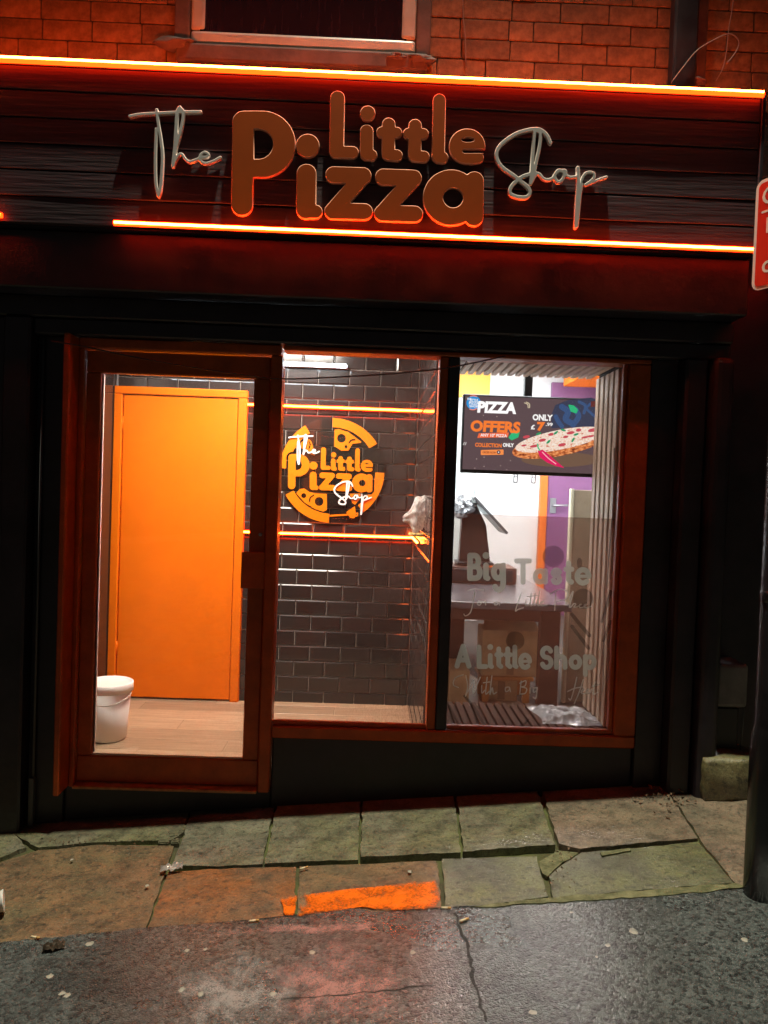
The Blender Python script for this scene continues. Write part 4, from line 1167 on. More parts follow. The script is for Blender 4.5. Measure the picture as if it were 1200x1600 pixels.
# counter
ct = empty('counter', (0.9, 1.6, 0), 'dark topped counter table running back from the right window', 'counter')
cr = P(893, 945, 1.35)
bx('top', M_ctop, ct, RX0 + 0.01, cr.x, 1.33, 3.1, cr.z - 0.045, cr.z, 0.004)
la, lb = P(846, 960, 1.42), P(863, 1110, 1.42)
bx('leg', M_brown, ct, la.x - 0.01, lb.x + 0.02, 1.38, 1.46, 0.0, cr.z - 0.046, 0.004)
bx('leg', M_brown, ct, la.x - 0.01, lb.x + 0.02, 2.98, 3.06, 0.0, cr.z - 0.046, 0.004)
bx('apron', M_brown, ct, RX0 + 0.02, la.x - 0.012, 1.40, 1.425, cr.z - 0.125, cr.z - 0.046, 0.003)
bx('shelf_panel', M_brown, ct, RX0 + 0.02, RX0 + 0.33, 1.75, 1.78, 0.0, cr.z - 0.046, 0.003)
# till
tl = empty('till', (0.8, 2.5, P(750, 882, 2.5).z), 'black point of sale till with angled screen standing on the cash drawer', 'till')
TY = 2.5
s0 = P(735, 778, TY); s1 = P(785, 833, TY); z0 = P(750, 882, TY).z
bx('base', M_dark, tl, P(712, 880, TY).x, P(768, 880, TY).x, TY - 0.12, TY + 0.12, z0 + 0.003, z0 + 0.028, 0.008, 2)
b = bmesh.new()
nk = [P(x_, y_, TY) for x_, y_ in ((716, 880), (764, 880), (758, 820), (744, 790), (722, 790))]
f1 = [b.verts.new((p.x, TY - 0.05, max(p.z, z0 + 0.030))) for p in nk]; f2 = [b.verts.new((p.x, TY + 0.05, max(p.z, z0 + 0.030))) for p in nk]
b.faces.new(f1); b.faces.new(f2[::-1])
for k in range(5): b.faces.new((f1[k], f2[k], f2[(k + 1) % 5], f1[(k + 1) % 5]))
bmesh.ops.recalc_face_normals(b, faces=b.faces)
obj('stand', b, mat('till_brown_black', (0.05, 0.028, 0.022), 0.35), tl)
b = bmesh.new()
dv = (s1 - s0); nrm = Vector((-dv.z, 0, dv.x)).normalized() * 0.02
pts = [s0, s1, s1 - nrm * -1, s0 - nrm * -1]
f1 = [b.verts.new((p.x, TY - 0.19, p.z)) for p in pts]; f2 = [b.verts.new((p.x, TY + 0.17, p.z)) for p in pts]
b.faces.new(f1); b.faces.new(f2[::-1])
for k in range(4): b.faces.new((f1[k], f2[k], f2[(k + 1) % 4], f1[(k + 1) % 4]))
bmesh.ops.recalc_face_normals(b, faces=b.faces)
bmesh.ops.bevel(b, geom=b.edges[:], offset=0.003, segments=1, affect='EDGES')
obj('screen', b, mat('screen_back', (0.10, 0.095, 0.10), 0.25), tl)
# silvery plastic over the till
gq = P(722, 792, 2.42)
b = bmesh.new(); bmesh.ops.create_icosphere(b, subdivisions=4, radius=1)
for v in b.verts:
    p = v.co.copy(); p *= 1 + 0.5 * noise.noise(p * 2.2) - 0.25 * abs(noise.noise(p * 5))
    v.co = Vector((gq.x + p.x * 0.10, 2.42 + p.y * 0.10, gq.z + p.z * 0.085))
tag(obj('clear_bag', b, mat('silver_wrap', (0.30, 0.30, 0.31), 0.15, bump=0.7, bscale=22, metal=0.3), None, False), 'crumpled grey plastic bag on top of the till', 'bag')
# cash drawer and pen
a, c = P(690, 884, 2.35), P(806, 916, 2.35)
cdw = bx('cash_drawer', M_brown, None, RX0 + 0.02, c.x, 2.33, 2.68, cr.z + 0.004, a.z, 0.004)
tag(cdw, 'dark brown cash drawer lying on the counter under the till', 'cash drawer')
bx('drawer_front', M_dark, cdw, RX0 + 0.04, c.x - 0.03, 2.324, 2.3295, cr.z + 0.02, a.z - 0.015, 0.002)
a2, c2 = P(757, 881, 2.36), P(787, 883, 2.36)
tag(bx('pen', M_odoor, None, a2.x, c2.x, 2.345, 2.365, a.z + 0.001, a.z + 0.013, 0.004), 'orange pen lying on the cash drawer', 'pen')
# cartons and stool
def carton(x0, x1, y0, y1, z0, z1, label, flap=True):
    o = bx('carton', M_card, None, x0, x1, y0, y1, z0, z1, 0.004)
    tag(o, label, 'carton', 'cartons under the counter')
    if flap:
        b = bmesh.new()
        w = (x1 - x0)
        v = [b.verts.new(p) for p in ((x0 + .004, y0 + 0.003, z1 + .002), (x1 - .004, y0 + 0.003, z1 + .002), (x1 - 0.02, y0 + 0.10, z1 + 0.05), (x0 + 0.02, y0 + 0.10, z1 + 0.05))]
        v2 = [b.verts.new(p.co + Vector((0, 0.003, 0.004))) for p in v]
        b.faces.new(v); b.faces.new(v2[::-1])
        for k in range(4): b.faces.new((v[k], v2[k], v2[(k + 1) % 4], v[(k + 1) % 4]))
        bmesh.ops.recalc_face_normals(b, faces=b.faces)
        obj('flap', b, M_card, o)
    bx('tape', mat('brown_tape', (0.30, 0.17, 0.08), 0.3), o, (x0 + x1) / 2 - 0.025, (x0 + x1) / 2 + 0.025, y0 - 0.0015, y0 - 0.0005, z0 + 0.01, z1 - 0.005, 0)
    return o
stl = empty('step_stool', (1.05, 1.65, 0), 'low wooden stool with orange legs under the counter', 'stool')
M_stool = mat('orange_wood', (0.62, 0.24, 0.05), 0.45, var=0.15, vscale=10)
sz = P(800, 1056, 1.6).z
bx('seat', M_stool, stl, 0.78, 1.14, 1.56, 1.84, sz - 0.025, sz, 0.004)
for x in (0.80, 1.075):
    for y in (1.58, 1.78):
        bx('leg', M_stool, stl, x, x + 0.045, y, y + 0.04, 0.0, sz - 0.0255, 0.003)
a, c = P(778, 990, 1.57), P(842, 1052, 1.57)
carton(a.x - 0.10, c.x, 1.58, 1.82, sz + 0.001, P(800, 985, 1.58).z, 'open brown carton standing on the low orange stool')
a, c = P(757, 1078, 1.66), P(812, 1112, 1.66)
carton(a.x, c.x - 0.03, 1.625, 1.775, 0.001, 0.14, 'flat pale carton on the floor beneath the low stool', flap=False)
carton(RX0 + 0.03, 0.70, 1.50, 1.72, 0.001, 0.23, 'brown carton on the floor at the dark end of the counter')

# ------------------------------------------------------------------ menu screen
YT = 0.55
tvp = P(724, 615, YT); tvq = P(935, 743, YT)
x0, x1, zt_, zb_ = tvp.x, tvq.x, P(830, 619, YT).z, P(825, 742, YT).z
tv = empty('menu_screen', ((x0 + x1) / 2, YT, zb_), 'wide menu screen advertising pizza offers hung in the right shop window', 'screen')
bx('casing', M_dark, tv, x0, x1, YT + 0.002, YT + 0.045, zb_, zt_, 0.004)
bz = 0.010
bx('display', emis('display_dark', (0.125, 0.078, 0.085), 0.95), tv, x0 + bz, x1 - bz, YT - 0.001, YT + 0.0015, zb_ + 0.018, zt_ - bz, 0)
pr = P(826, 600, YT + 0.06)
bx('hanging_pole', M_dark, tv, pr.x - 0.022, pr.x + 0.022, YT + 0.055, YT + 0.10, zt_ - 0.2, RH - 0.001, 0.003)
for px in (805, 833):
    q = P(px, 752, YT + 0.06)
    b = bmesh.new()
    for (u0, u1, w0, w1) in ((-0.012, -0.006, -0.045, 0.30), (0.006, 0.012, -0.045, 0.30), (-0.0055, 0.0055, -0.045, -0.038), (-0.0055, 0.0055, -0.012, -0.008)):
        box(b, q.x + u0, q.x + u1, YT + 0.05, YT + 0.054, zb_ + w0, zb_ + w1, 0)
    obj('bracket', b, M_grey, tv)
ZT = lambda p: (715 + 0.19167 * p[0], 605 + 0.19167 * p[1])
mp_t = lambda px, py: (lambda q: (q.x, q.z))(P(px, py, YT))
LV = [0]
def scr(name, f, color, strength=1.0, layer=1, mt=None):
    me = flat_mesh(f, 0.3, 0.02, mp_t, YT - 0.0015 - 0.0006 * layer, 0.0004)
    return obj(name, me, mt or emis('px_%s_%.2f' % ('_'.join('%.2f' % c for c in color), strength), color, strength), tv)
def stx(s, zx0, zy0, zx1, zy1, color, layer=3, bold=0.03, strength=1.0, shear=0.0):
    a = P(*ZT((zx0, (zy0 + zy1) / 2)), YT); c = P(*ZT((zx1, (zy0 + zy1) / 2)), YT)
    zm = (a.z + c.z) / 2; hh = abs(P(*ZT((zx0, zy0)), YT).z - P(*ZT((zx0, zy1)), YT).z) / 2
    me = text_mesh(s, a.x, c.x, zm - hh, zm + hh, YT - 0.0015 - 0.0006 * layer, bold=bold, shear=shear)
    return obj('screen_text', me, emis('tx_%s_%.2f' % ('_'.join('%.2f' % q for q in color), strength), color, strength), tv)
W_, O_ = (1, 0.97, 0.95), (1.0, 0.22, 0.035)
tp = lambda *pts: [ZT(p) for p in pts]
kt = 0.19167
# blue swirls, glow
scr('screen_graphic', poly(tp((770, 225), (800, 150), (900, 110), (1090, 90), (1130, 110), (1125, 330), (1000, 325), (880, 322), (770, 330)), 1), (0.05, 0.055, 0.10), 0.9, 0.3)
for pts, r in (([(850, 160), (900, 200), (880, 260), (940, 300)], 24), ([(960, 180), (985, 240), (940, 310)], 22), ([(800, 240), (820, 280), (850, 320)], 18), ([(1090, 130), (1050, 170), (1090, 215), (1120, 240)], 10), ([(990, 120), (1040, 150), (1030, 210)], 12)):
    scr('screen_graphic', curve(tp(*pts), r * kt), (0.05, 0.10, 0.24), 0.9, 0.7)
scr('screen_graphic', ell(ZT((840, 590)), 320 * kt, 60 * kt), (0.20, 0.115, 0.075), 0.9, 0.4)
# pizza
def pizza_mat(name, stops, scale, strength):
    m = bpy.data.materials.new(name); m.use_nodes = True
    nt = m.node_tree; nt.nodes.clear(); L = nt.links.new
    tc = nt.nodes.new('ShaderNodeTexCoord'); mpn = nt.nodes.new('ShaderNodeMapping'); mpn.inputs['Scale'].default_value = (1, 1, 2.2)
    L(tc.outputs['Object'], mpn.inputs['Vector'])
    n = nt.nodes.new('ShaderNodeTexNoise'); n.inputs['Scale'].default_value = scale; n.inputs['Detail'].default_value = 4
    L(mpn.outputs[0], n.inputs['Vector'])
    r = nt.nodes.new('ShaderNodeValToRGB')
    el = r.color_ramp.elements
    el[0].position, el[0].color = stops[0][0], (*stops[0][1], 1)
    el[1].position, el[1].color = stops[-1][0], (*stops[-1][1], 1)
    for p, c in stops[1:-1]:
        e = el.new(p); e.color = (*c, 1)
    L(n.outputs['Fac'], r.inputs['Fac'])
    e = nt.nodes.new('ShaderNodeEmission'); e.inputs['Strength'].default_value = strength
    L(r.outputs['Color'], e.inputs['Color'])
    o = nt.nodes.new('ShaderNodeOutputMaterial'); L(e.outputs[0], o.inputs[0])
    return m
def rell(c, rx, ry, a):
    ca, sa = math.cos(a), math.sin(a)
    pts = [(c[0] + rx * math.cos(t) * ca - ry * math.sin(t) * sa, c[1] + rx * math.cos(t) * sa + ry * math.sin(t) * ca) for t in np.linspace(0, 2 * math.pi, 48, endpoint=False)]
    return poly(pts)
lim = poly(tp((40, 60), (1133, 60), (1133, 690), (40, 690)))
def clip(f):
    g = lambda X, Y: np.maximum(f(X, Y), lim(X, Y))
    g.bb = f.bb; return g
scr('screen_graphic', clip(rell(ZT((830, 462)), 392 * kt, 98 * kt, R(-11))), None, 1, 1, pizza_mat('pizza_crust', [(0.35, (0.16, 0.03, 0.015)), (0.5, (0.75, 0.20, 0.06)), (0.65, (0.95, 0.42, 0.16))], 45, 1.0))
scr('screen_graphic', clip(rell(ZT((835, 428)), 372 * kt, 80 * kt, R(-11))), None, 1, 1.6, pizza_mat('pizza_top', [(0.30, (0.60, 0.10, 0.08)), (0.42, (0.95, 0.60, 0.42)), (0.52, (1.0, 0.93, 0.84)), (0.60, (0.90, 0.55, 0.40)), (0.70, (0.95, 0.80, 0.70))], 55, 1.0))
random.seed(11)
for (x, y) in ((560, 405), (625, 480), (690, 432), (760, 385), (850, 470), (880, 405), (985, 350), (1040, 408), (1100, 350), (920, 372), (540, 475), (1085, 400)):
    scr('screen_graphic', clip(rell(ZT((x, y)), random.uniform(20, 40) * kt, random.uniform(8, 15) * kt, R(-11))), (0.62, 0.075, 0.10), 1.0, 2.0)
for (x, y) in ((740, 445), (800, 372), (940, 430), (965, 385), (660, 380), (860, 350)):
    scr('screen_graphic', clip(rell(ZT((x, y)), 22 * kt, 9 * kt, R(random.uniform(-60, 30)))), (0.03, 0.34, 0.14), 1.0, 2.2)
# chilli, leaves
scr('screen_graphic', poly(tp((655, 520), (690, 512), (740, 550), (800, 605), (862, 655), (800, 640), (730, 612), (672, 568)), 0.6), (0.78, 0.015, 0.12), 1.0, 2.6)
scr('screen_graphic', curve(tp((690, 530), (740, 580), (800, 625)), 4 * kt), (1, 0.45, 0.5), 1.0, 2.8)
scr('screen_graphic', curve(tp((668, 515), (655, 490), (652, 465)), 6 * kt), (0.10, 0.55, 0.25), 1.0, 2.6)
for pts in ([(420, 410), (440, 380), (500, 365), (490, 405), (440, 428)], [(908, 148), (945, 155), (975, 185), (965, 208), (925, 195)]):
    scr('screen_graphic', poly(tp(*pts), 1), (0.03, 0.50, 0.20), 1.0, 2.6)
# round badge
scr('screen_graphic', disc(ZT((130, 128)), 58 * kt), (0.02, 0.30, 0.72), 1.0, 1)
stx('THE', 75, 88, 112, 106, W_, 3); stx('LITTLE', 100, 96, 165, 116, W_, 3); stx('PIZZA', 92, 118, 172, 142, W_, 3); stx('SHOP', 95, 146, 165, 166, W_, 3)
scr('screen_graphic', curve(tp((105, 74), (130, 70), (155, 76)), 4 * kt), (1, 0.3, 0.2), 1, 1.4)
scr('screen_graphic', curve(tp((100, 180), (128, 184), (155, 176)), 4 * kt), (1, 0.3, 0.2), 1, 1.4)
stx('PIZZA', 160, 118, 478, 214, W_, 3, 0.055, 1.15, 0.08)
stx('OFFERS', 105, 275, 510, 370, O_, 3, 0.05, 1.0, 0.05)
scr('screen_graphic', poly(tp((172, 376), (418, 370), (408, 408), (160, 414))), (0.95, 0.16, 0.06), 1.0, 1)
stx('ANY 10" PIZZA', 185, 380, 402, 406, W_, 3, 0.02)
stx('COLLECTION', 142, 456, 358, 490, O_, 3, 0.04); stx('ONLY', 368, 456, 458, 488, W_, 3, 0.05)
scr('screen_graphic', poly(tp((195, 518), (368, 514), (368, 545), (195, 547)), 6 * kt), (1.0, 0.30, 0.08), 1.0, 1)
stx('ORDER NOW', 202, 523, 312, 541, (0.25, 0.04, 0.02), 3, 0.02)
scr('screen_graphic', disc(ZT((334, 530)), 15 * kt), (0.04, 0.02, 0.05), 1.0, 1.6)
scr('screen_graphic', poly(tp((326, 530), (338, 521), (338, 539))), W_, 1.0, 2.2)
stx('ONLY', 610, 222, 775, 274, W_, 3, 0.05); stx('\u00a3', 596, 306, 630, 345, W_, 3, 0.04); stx('7', 646, 284, 712, 358, O_, 3, 0.06); stx('.99', 718, 290, 774, 318, W_, 3, 0.03)
for pts in ([(545, 128), (570, 140), (575, 168)], [(560, 122), (585, 138), (586, 168)]):
    scr('screen_graphic', curve(tp(*pts), 3 * kt), (0.9, 0.75, 0.5), 0.9, 1)
for pts in ([(45, 470), (55, 450)], [(60, 472), (70, 450)]): scr('screen_graphic', stroke(tp(*pts), 2.5 * kt), W_, 0.8, 1)
for (x, y) in ((155, 585), (215, 570), (140, 660), (400, 672), (215, 645), (210, 230), (320, 240), (350, 640), (430, 598)):
    scr('screen_graphic', disc(ZT((x, y)), 3.4 * kt), (0.8, 0.6, 0.5), 0.9, 1)
scr('screen_graphic', poly(tp((1090, 120), (1150, 118), (1150, 152), (1090, 156)), 1), (0.14, 0.03, 0.025), 1.0, 1.2)

# ------------------------------------------------------------------ tinted film and vinyl lettering on the right pane
YV = 0.026
fz = P(830, 806, YV).z
fm = empty('window_vinyl', (0.78, YV, 0.31), 'tinted film with pale lettering and pizza outline on the lower right window', 'window vinyl')
bx('tinted_film', M_film, fm, 0.3945, 1.150, YV, YV + 0.0008, 0.3135, fz, 0)
mp_v = lambda px, py: (lambda q: (q.x, q.z))(P(px, py, YV))
ZV = lambda p: (700 + 0.23333 * p[0], 840 + 0.23333 * p[1])
kv = 0.23333
def arc(c, r, a0, a1, n=12, ry=None): return [(c[0] + r * math.cos(R(a)), c[1] - (ry or r) * math.sin(R(a))) for a in np.linspace(a0, a1, n)]
# rounded glyphs: y down, baseline 0, capital height 1, radius .13
GL = {
 'B': ([[(.13, -.87), (.13, -.13)], [(.13, -.87), (.34, -.87)] + arc((.34, -.69), .18, 80, -90), [(.13, -.51), (.40, -.51)] + arc((.40, -.32), .19, 80, -90) + [(.13, -.13)]], .74),
 'i': ([[(.13, -.55), (.13, -.16), (.20, -.13)], [(.13, -.87)]], .36),
 'g': ([arc((.33, -.33), .20, 0, 360, 20), [(.56, -.55), (.56, .05)] + arc((.36, .05), .20, 0, -150, 10)], .74),
 'T': ([[(.13, -.87), (.67, -.87)], [(.40, -.87), (.40, -.13)]], .80),
 'a': ([arc((.33, -.33), .20, 0, 360, 20), [(.56, -.52), (.56, -.13)]], .74),
 's': ([arc((.30, -.45), .14, 20, 270, 12, .10) + arc((.30, -.23), .14, 90, -160, 12, .12)], .58),
 't': ([[(.24, -.80), (.24, -.20), (.36, -.13)], [(.13, -.58), (.38, -.58)]], .50),
 'e': ([arc((.36, -.33), .25, 0, 310, 20, .235), [(.15, -.33), (.58, -.33)]], .74),
 'A': ([[(.13, -.13), (.42, -.87), (.71, -.13)], [(.24, -.36), (.60, -.36)]], .84),
 'L': ([[(.13, -.87), (.13, -.13), (.50, -.13)]], .62),
 'l': ([[(.13, -.87), (.13, -.16), (.20, -.13)]], .34),
 'S': ([arc((.34, -.69), .20, 20, 270, 14, .18) + arc((.34, -.32), .21, 90, -160, 14, .19)], .68),
 'h': ([[(.13, -.87), (.13, -.13)], [(.13, -.38)] + arc((.33, -.38), .20, 160, 0, 8, .17) + [(.53, -.13)]], .68),
 'o': ([arc((.34, -.33), .21, 0, 360, 20, .20)], .68),
 'p': ([[(.13, -.55), (.13, .14)], arc((.34, -.33), .21, 0, 360, 20)], .70)}
def word(s, zx0, zx1, zbase, cap, r=.092):
    out, pen = [], 0.0
    tot = sum(GL[c][1] if c != ' ' else .34 for c in s)
    sx = (zx1 - zx0) / (tot * cap)
    for c in s:
        if c == ' ': pen += .34; continue
        ss, w = GL[c]
        fs = [stroke([ZV((zx0 + (pen + x) * cap * sx, zbase + y * cap)) for x, y in pts], (r * (0.6 if c == 'e' and len(pts) == 2 else 1) + (0.02 if len(pts) == 1 else 0)) * cap * kv) for pts in ss]
        out.append(uni(*fs)); pen += w
    return out
for f in word('Big', 128, 395, 298, 205) + word('Taste', 440, 962, 322, 190) + word('A', 42, 158, 884, 180) + word('Little', 192, 562, 886, 176) + word('Shop', 612, 1000, 892, 176):
    obj('vinyl_letter', flat_mesh(f, 0.5, 0.04, mp_v, YV - 0.0012, 0.0004), M_pale, fm)
hand = [[(130, 355), (180, 344), (240, 350)], [(182, 350), (168, 430), (150, 500), (118, 524), (106, 512)], [(205, 425), (196, 445), (212, 452), (222, 435), (205, 425), (240, 430), (250, 425), (252, 450)],
        [(335, 432), (315, 432), (312, 450), (330, 448), (338, 432), (345, 452)], [(490, 372), (470, 430), (452, 490), (470, 480), (505, 470)], [(520, 425), (522, 455), (548, 440), (556, 372), (550, 452), (572, 440), (582, 372), (576, 452), (598, 430), (612, 360), (602, 452), (625, 440), (640, 428), (622, 430), (625, 455), (665, 450)],
        [(530, 395), (600, 388)], [(722, 360), (714, 485)], [(685, 375), (750, 346), (800, 365), (788, 410), (730, 428)], [(812, 468), (838, 362), (818, 400), (818, 466), (842, 442), (856, 446), (842, 466), (866, 462), (892, 446), (880, 452), (884, 468), (915, 462), (926, 446), (912, 452), (918, 468), (958, 460)],
        [(102, 918), (48, 940), (36, 985), (70, 1004)], [(120, 925), (132, 1000), (118, 1060), (172, 955), (166, 1042), (216, 935)], [(226, 990), (226, 1040), (248, 1020)], [(262, 935), (252, 1044), (275, 1030)], [(236, 972), (280, 966)], [(294, 925), (280, 1050), (296, 1005), (304, 1046), (325, 1035)],
        [(405, 1000), (385, 1005), (386, 1030), (408, 1022), (412, 1002), (418, 1032)], [(490, 960), (480, 1050)], [(480, 975), (520, 958), (516, 992), (490, 1000), (526, 1010), (516, 1042), (480, 1048)], [(550, 1005), (548, 1040)], [(590, 1005), (572, 1010), (575, 1036), (595, 1022), (596, 1005), (588, 1075), (570, 1070)],
        [(862, 935), (845, 1010), (822, 1084), (808, 1078)], [(905, 950), (880, 1030), (845, 1112)], [(800, 1030), (850, 1008), (900, 1000)], [(890, 1035), (912, 1022), (902, 1014), (893, 1040), (920, 1042), (944, 1016), (928, 1020), (926, 1042), (946, 1036), (950, 1044), (962, 1018), (972, 1024)], [(986, 965), (974, 1045), (1002, 1036)], [(962, 996), (1006, 986)]]
for pts in hand:
    obj('vinyl_stroke', flat_mesh(curve([ZV(p) for p in pts], 3.6 * kv), 0.4, 0.04, mp_v, YV - 0.0012, 0.0004), M_pale2, fm)
pz = [disc(ZV((705, 125)), 72 * kv), disc(ZV((905, 410)), 68 * kv), disc(ZV((450, 690)), 62 * kv), stroke([ZV(p) for p in ((830, 515), (945, 655))], 13 * kv), stroke([ZV(p) for p in ((830, 595), (940, 740))], 12 * kv),
      stroke([ZV(p) for p in ((1040, 690), (1090, 560))], 9 * kv), stroke([ZV(p) for p in ((1030, 560), (1090, 360))], 10 * kv), ell(ZV((880, 170)), 18 * kv, 36 * kv), curve([ZV(p) for p in ((10, 1130), (60, 1230), (90, 1290))], 9 * kv), curve([ZV(p) for p in ((110, 1060), (190, 1160), (260, 1290))], 9 * kv), stroke([ZV(p) for p in ((470, 1290), (540, 1220))], 7 * kv)]
for f in pz: obj('pizza_outline', flat_mesh(f, 0.6, 0.04, mp_v, YV - 0.0006, 0.0003), M_dimv, fm)

# ------------------------------------------------------------------ street pole and red sign
pb = G(1193, 1398)
pole = empty('sign_pole', (pb.x, pb.y, gz(pb.x, pb.y)), 'thick black metal street pole standing at the edge of the flagstones', 'pole')
M_pole = mat('black_pole_paint', (0.012, 0.012, 0.014), 0.25, var=0.3, bump=0.08, bscale=40)
b = bmesh.new(); lathe(b, [(0.066, -0.05), (0.066, 0.55), (0.060, 0.58), (0.057, 0.60), (0.057, 4.4)], (pb.x, pb.y, gz(pb.x, pb.y)), 28)
obj('shaft', b, M_pole, pole, True)
b = bmesh.new(); lathe(b, [(0.060, 1.02), (0.0605, 1.03), (0.0605, 1.05), (0.060, 1.06)], (pb.x, pb.y, gz(pb.x, pb.y)), 28)
obj('collar', b, M_pole, pole, True)
# the plate stands nearly square to the shop, turned a little to the camera
sd = Vector((0.42, -0.90, 0)).normalized(); sn = Vector((-sd.y, sd.x, 0)) * -1
if sn.x > 0: sn = -sn
fa = P(1187, 285, -0.80); fb = P(1174, 456, -0.80)
W, zt2, zb2 = 0.46, fa.z, fb.z
org = Vector((fb.x, -0.80, 0))
rs = empty('street_sign', (fb.x, -0.80, zb2), 'red street sign plate with white letters on the black pole', 'sign')
def on_plate(me, off):
    n = len(me.vertices); aa = np.empty(n * 3); me.vertices.foreach_get('co', aa); aa = aa.reshape(-1, 3)
    w = np.array([tuple(org + sd * p[0] + sn * (off - p[1]) + Vector((0, 0, p[2]))) for p in aa])
    me.vertices.foreach_set('co', w.ravel()); me.update(); return me
idm = lambda x, y: (x, y)
H = zt2 - zb2
pl = poly([(0.03, zb2 + 0.03), (W - 0.03, zb2 + 0.03), (W - 0.03, zt2 - 0.03), (0.03, zt2 - 0.03)], 0.03)
inn = poly([(0.03, zb2 + 0.03), (W - 0.03, zb2 + 0.03), (W - 0.03, zt2 - 0.03), (0.03, zt2 - 0.03)], 0.018)
M_red = mat('red_sign_face', (0.72, 0.02, 0.012), 0.38, spec=0.4)
M_sw = mat('sign_white', (0.82, 0.78, 0.74), 0.4)
obj('plate', on_plate(flat_mesh(pl, 0.006, 0.0004, idm, 0, 0.003), 0), M_sw, rs)
obj('red_face', on_plate(flat_mesh(inn, 0.006, 0.0004, idm, -0.0012, 0.001), 0), M_red, rs)
for s, x0_, x1_, a0, a1 in (('C', 0.028, 0.085, 0.76, 0.92), ('M', 0.050, 0.115, 0.50, 0.64), ('di', 0.040, 0.105, 0.14, 0.30)):
    obj('sign_letter', on_plate(text_mesh(s, x0_, x1_, zb2 + a0 * H, zb2 + a1 * H, -0.002, bold=0.01), 0), M_sw, rs)
obj('underline', on_plate(flat_mesh(poly([(0.026, zb2 + 0.69 * H), (0.36, zb2 + 0.69 * H), (0.36, zb2 + 0.71 * H), (0.026, zb2 + 0.71 * H)]), 0.004, 0.0003, idm, -0.002, 0.0006), 0), M_sw, rs)
pc = org + sd * 0.2 - sn * 0.02
bx('bracket', M_pole, rs, pc.x, pb.x, pc.y - 0.02, pc.y + 0.02, zb2 + 0.1, zb2 + 0.13, 0.002)

# ------------------------------------------------------------------ litter and debris
random.seed(5)
M_butt = mat('cigarette_paper', (0.72, 0.60, 0.40), 0.7)
M_butt2 = mat('cigarette_tip', (0.55, 0.30, 0.10), 0.7)
for px, py, ang, lab in ((475, 1360, 25, 'cigarette end lying on the joint above the orange patch'), (697, 1423, -8, 'cigarette end at the corner of the orange patch'), (725, 1442, 25, 'cigarette end on the asphalt beside the tar seam'),
                     (55, 1469, -18, 'cigarette end on the asphalt edge by the large brown flagstone'), (397, 1443, 5, 'cigarette end on the asphalt edge under the stained orange flagstone')):
    q = G(px, py); a = R(ang); d = Vector((math.cos(a), math.sin(a), GS * math.cos(a))) * 0.017
    c = Vector((q.x, q.y, gz(q.x, q.y) + 0.010))
    e = empty('cigarette_end', (c.x, c.y, c.z - 0.004), lab, 'cigarette end', 'cigarette ends')
    tb('paper', M_butt, e, [c - d, c + d * 0.3], 0.004, 8); tb('filter', M_butt2, e, [c + d * 0.31, c + d], 0.004, 8)
M_gum = mat('chewing_gum', (0.30, 0.29, 0.25), 0.7, var=0.2, vscale=30)
for px, py, s in ((140, 1477, 7), (78, 1527, 6), (97, 1554, 6), (105, 1557, 6), (292, 1487, 5), (284, 1548, 6), (314, 1555, 6), (640, 1365, 5), (990, 1457, 8), (950, 1479, 5), (1163, 1470, 7), (893, 1429, 4), (832, 1584, 6), (112, 1346, 4), (427, 1555, 6), (645, 1490, 5), (230, 1387, 5), (321, 1485, 4), (488, 1490, 6), (932, 1497, 3)):
    q = G(px, py)
    rr = s * 0.0017
    onroad = py > 1440
    b = bmesh.new()
    ring = [b.verts.new((q.x + rr * (1 + random.uniform(-.3, .3)) * math.cos(2 * math.pi * k / 10), q.y + rr * 1.1 * (1 + random.uniform(-.3, .3)) * math.sin(2 * math.pi * k / 10), 0)) for k in range(10)]
    for v in ring: v.co.z = gz(v.co.x, v.co.y) + 0.0045 + (0.0 if onroad else 0.004)
    ctr = b.verts.new((q.x, q.y, gz(q.x, q.y) + 0.0075 + (0.0 if onroad else 0.004)))
    for k in range(10): b.faces.new((ring[k], ring[(k + 1) % 10], ctr))
    bmesh.ops.recalc_face_normals(b, faces=b.faces)
    obj('gum_spot', b, M_gum, road if onroad else pave, True)
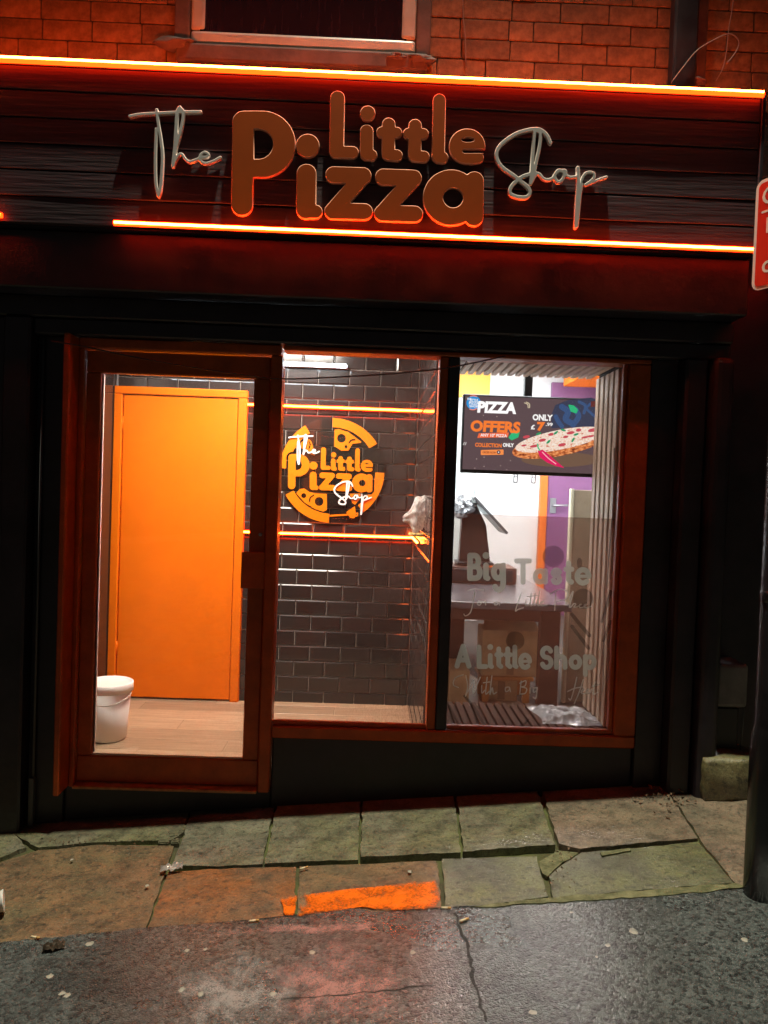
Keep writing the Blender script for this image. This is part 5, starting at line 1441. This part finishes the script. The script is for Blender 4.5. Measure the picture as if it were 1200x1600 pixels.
# foil wrapper, dead leaf, cup, pebbles
def crumple(name, px, py, sx, sy, h, m, label, cat, rot=0.0):
    q = G(px, py); b = bmesh.new(); n = 10; g_ = {}
    for i in range(n + 1):
        for j in range(n + 1):
            u, v = i / n - .5, j / n - .5
            x, y = u * sx, v * sy * (1 - 0.6 * abs(u))
            X_ = q.x + x * math.cos(rot) - y * math.sin(rot); Y_ = q.y + x * math.sin(rot) + y * math.cos(rot)
            g_[i, j] = b.verts.new((X_, Y_, gz(X_, Y_) + 0.009 + h * abs(noise.noise(Vector((u * 6 + px, v * 6, 0))))))
    for i in range(n):
        for j in range(n): b.faces.new((g_[i, j], g_[i + 1, j], g_[i + 1, j + 1], g_[i, j + 1]))
    return tag(obj(name, b, m, None), label, cat)
crumple('foil_wrapper', 268, 1361, 0.085, 0.045, 0.035, mat('silver_foil', (0.7, 0.62, 0.60), 0.25, metal=0.4), 'small crumpled silver wrapper in the joint beside the stained flagstone', 'wrapper', R(10))
crumple('dead_leaf', 84, 1484, 0.07, 0.05, 0.03, mat('brown_leaf', (0.06, 0.04, 0.025), 0.7), 'dark dead leaf on the asphalt near the left edge', 'leaf', R(15))
cq = G(-8, 1432)
b = bmesh.new(); lathe(b, [(0.026, 0), (0.037, 0.095), (0.039, 0.097), (0.039, 0.101), (0.035, 0.1)], (0, 0, 0), 28)
mt_ = Matrix.Translation((cq.x - 0.03, cq.y, gz(cq.x, cq.y) + 0.042)) @ Matrix.Rotation(R(22), 4, 'Z') @ Matrix.Rotation(R(84), 4, 'Y')
b.transform(mt_ @ Matrix.Translation((0, 0, -0.045)))
tag(obj('paper_cup', b, M_whitep, None, True), 'white paper cup lying on the pavement at the left edge', 'cup')
b = bmesh.new()
for k in range(150):
    t = random.random()
    if k < 70: px, py = random.gauss(1040, 22), random.gauss(1246, 18)
    elif k < 115: px, py = random.uniform(60, 290), random.gauss(1318, 4)
    else: px, py = random.uniform(850, 900), random.uniform(1325, 1400)
    q = G(px, py); s = random.uniform(0.003, 0.011) * (1.6 if k < 70 else 0.8)
    vsn = [b.verts.new((q.x + random.uniform(-s, s), q.y + random.uniform(-s, s), gz(q.x, q.y) + 0.008 + random.uniform(0, s * 1.4))) for _ in range(5)]
    for tri in ((0, 1, 2), (0, 2, 3), (1, 3, 4), (0, 4, 2)): b.faces.new([vsn[i] for i in tri])
o = obj('debris', b, mat('leaf_debris', (0.16, 0.10, 0.06), 0.8, var=0.5, vscale=30), None)
tag(o, 'dead leaf crumbs and grit gathered along the pavement joints', 'debris', kind='stuff')
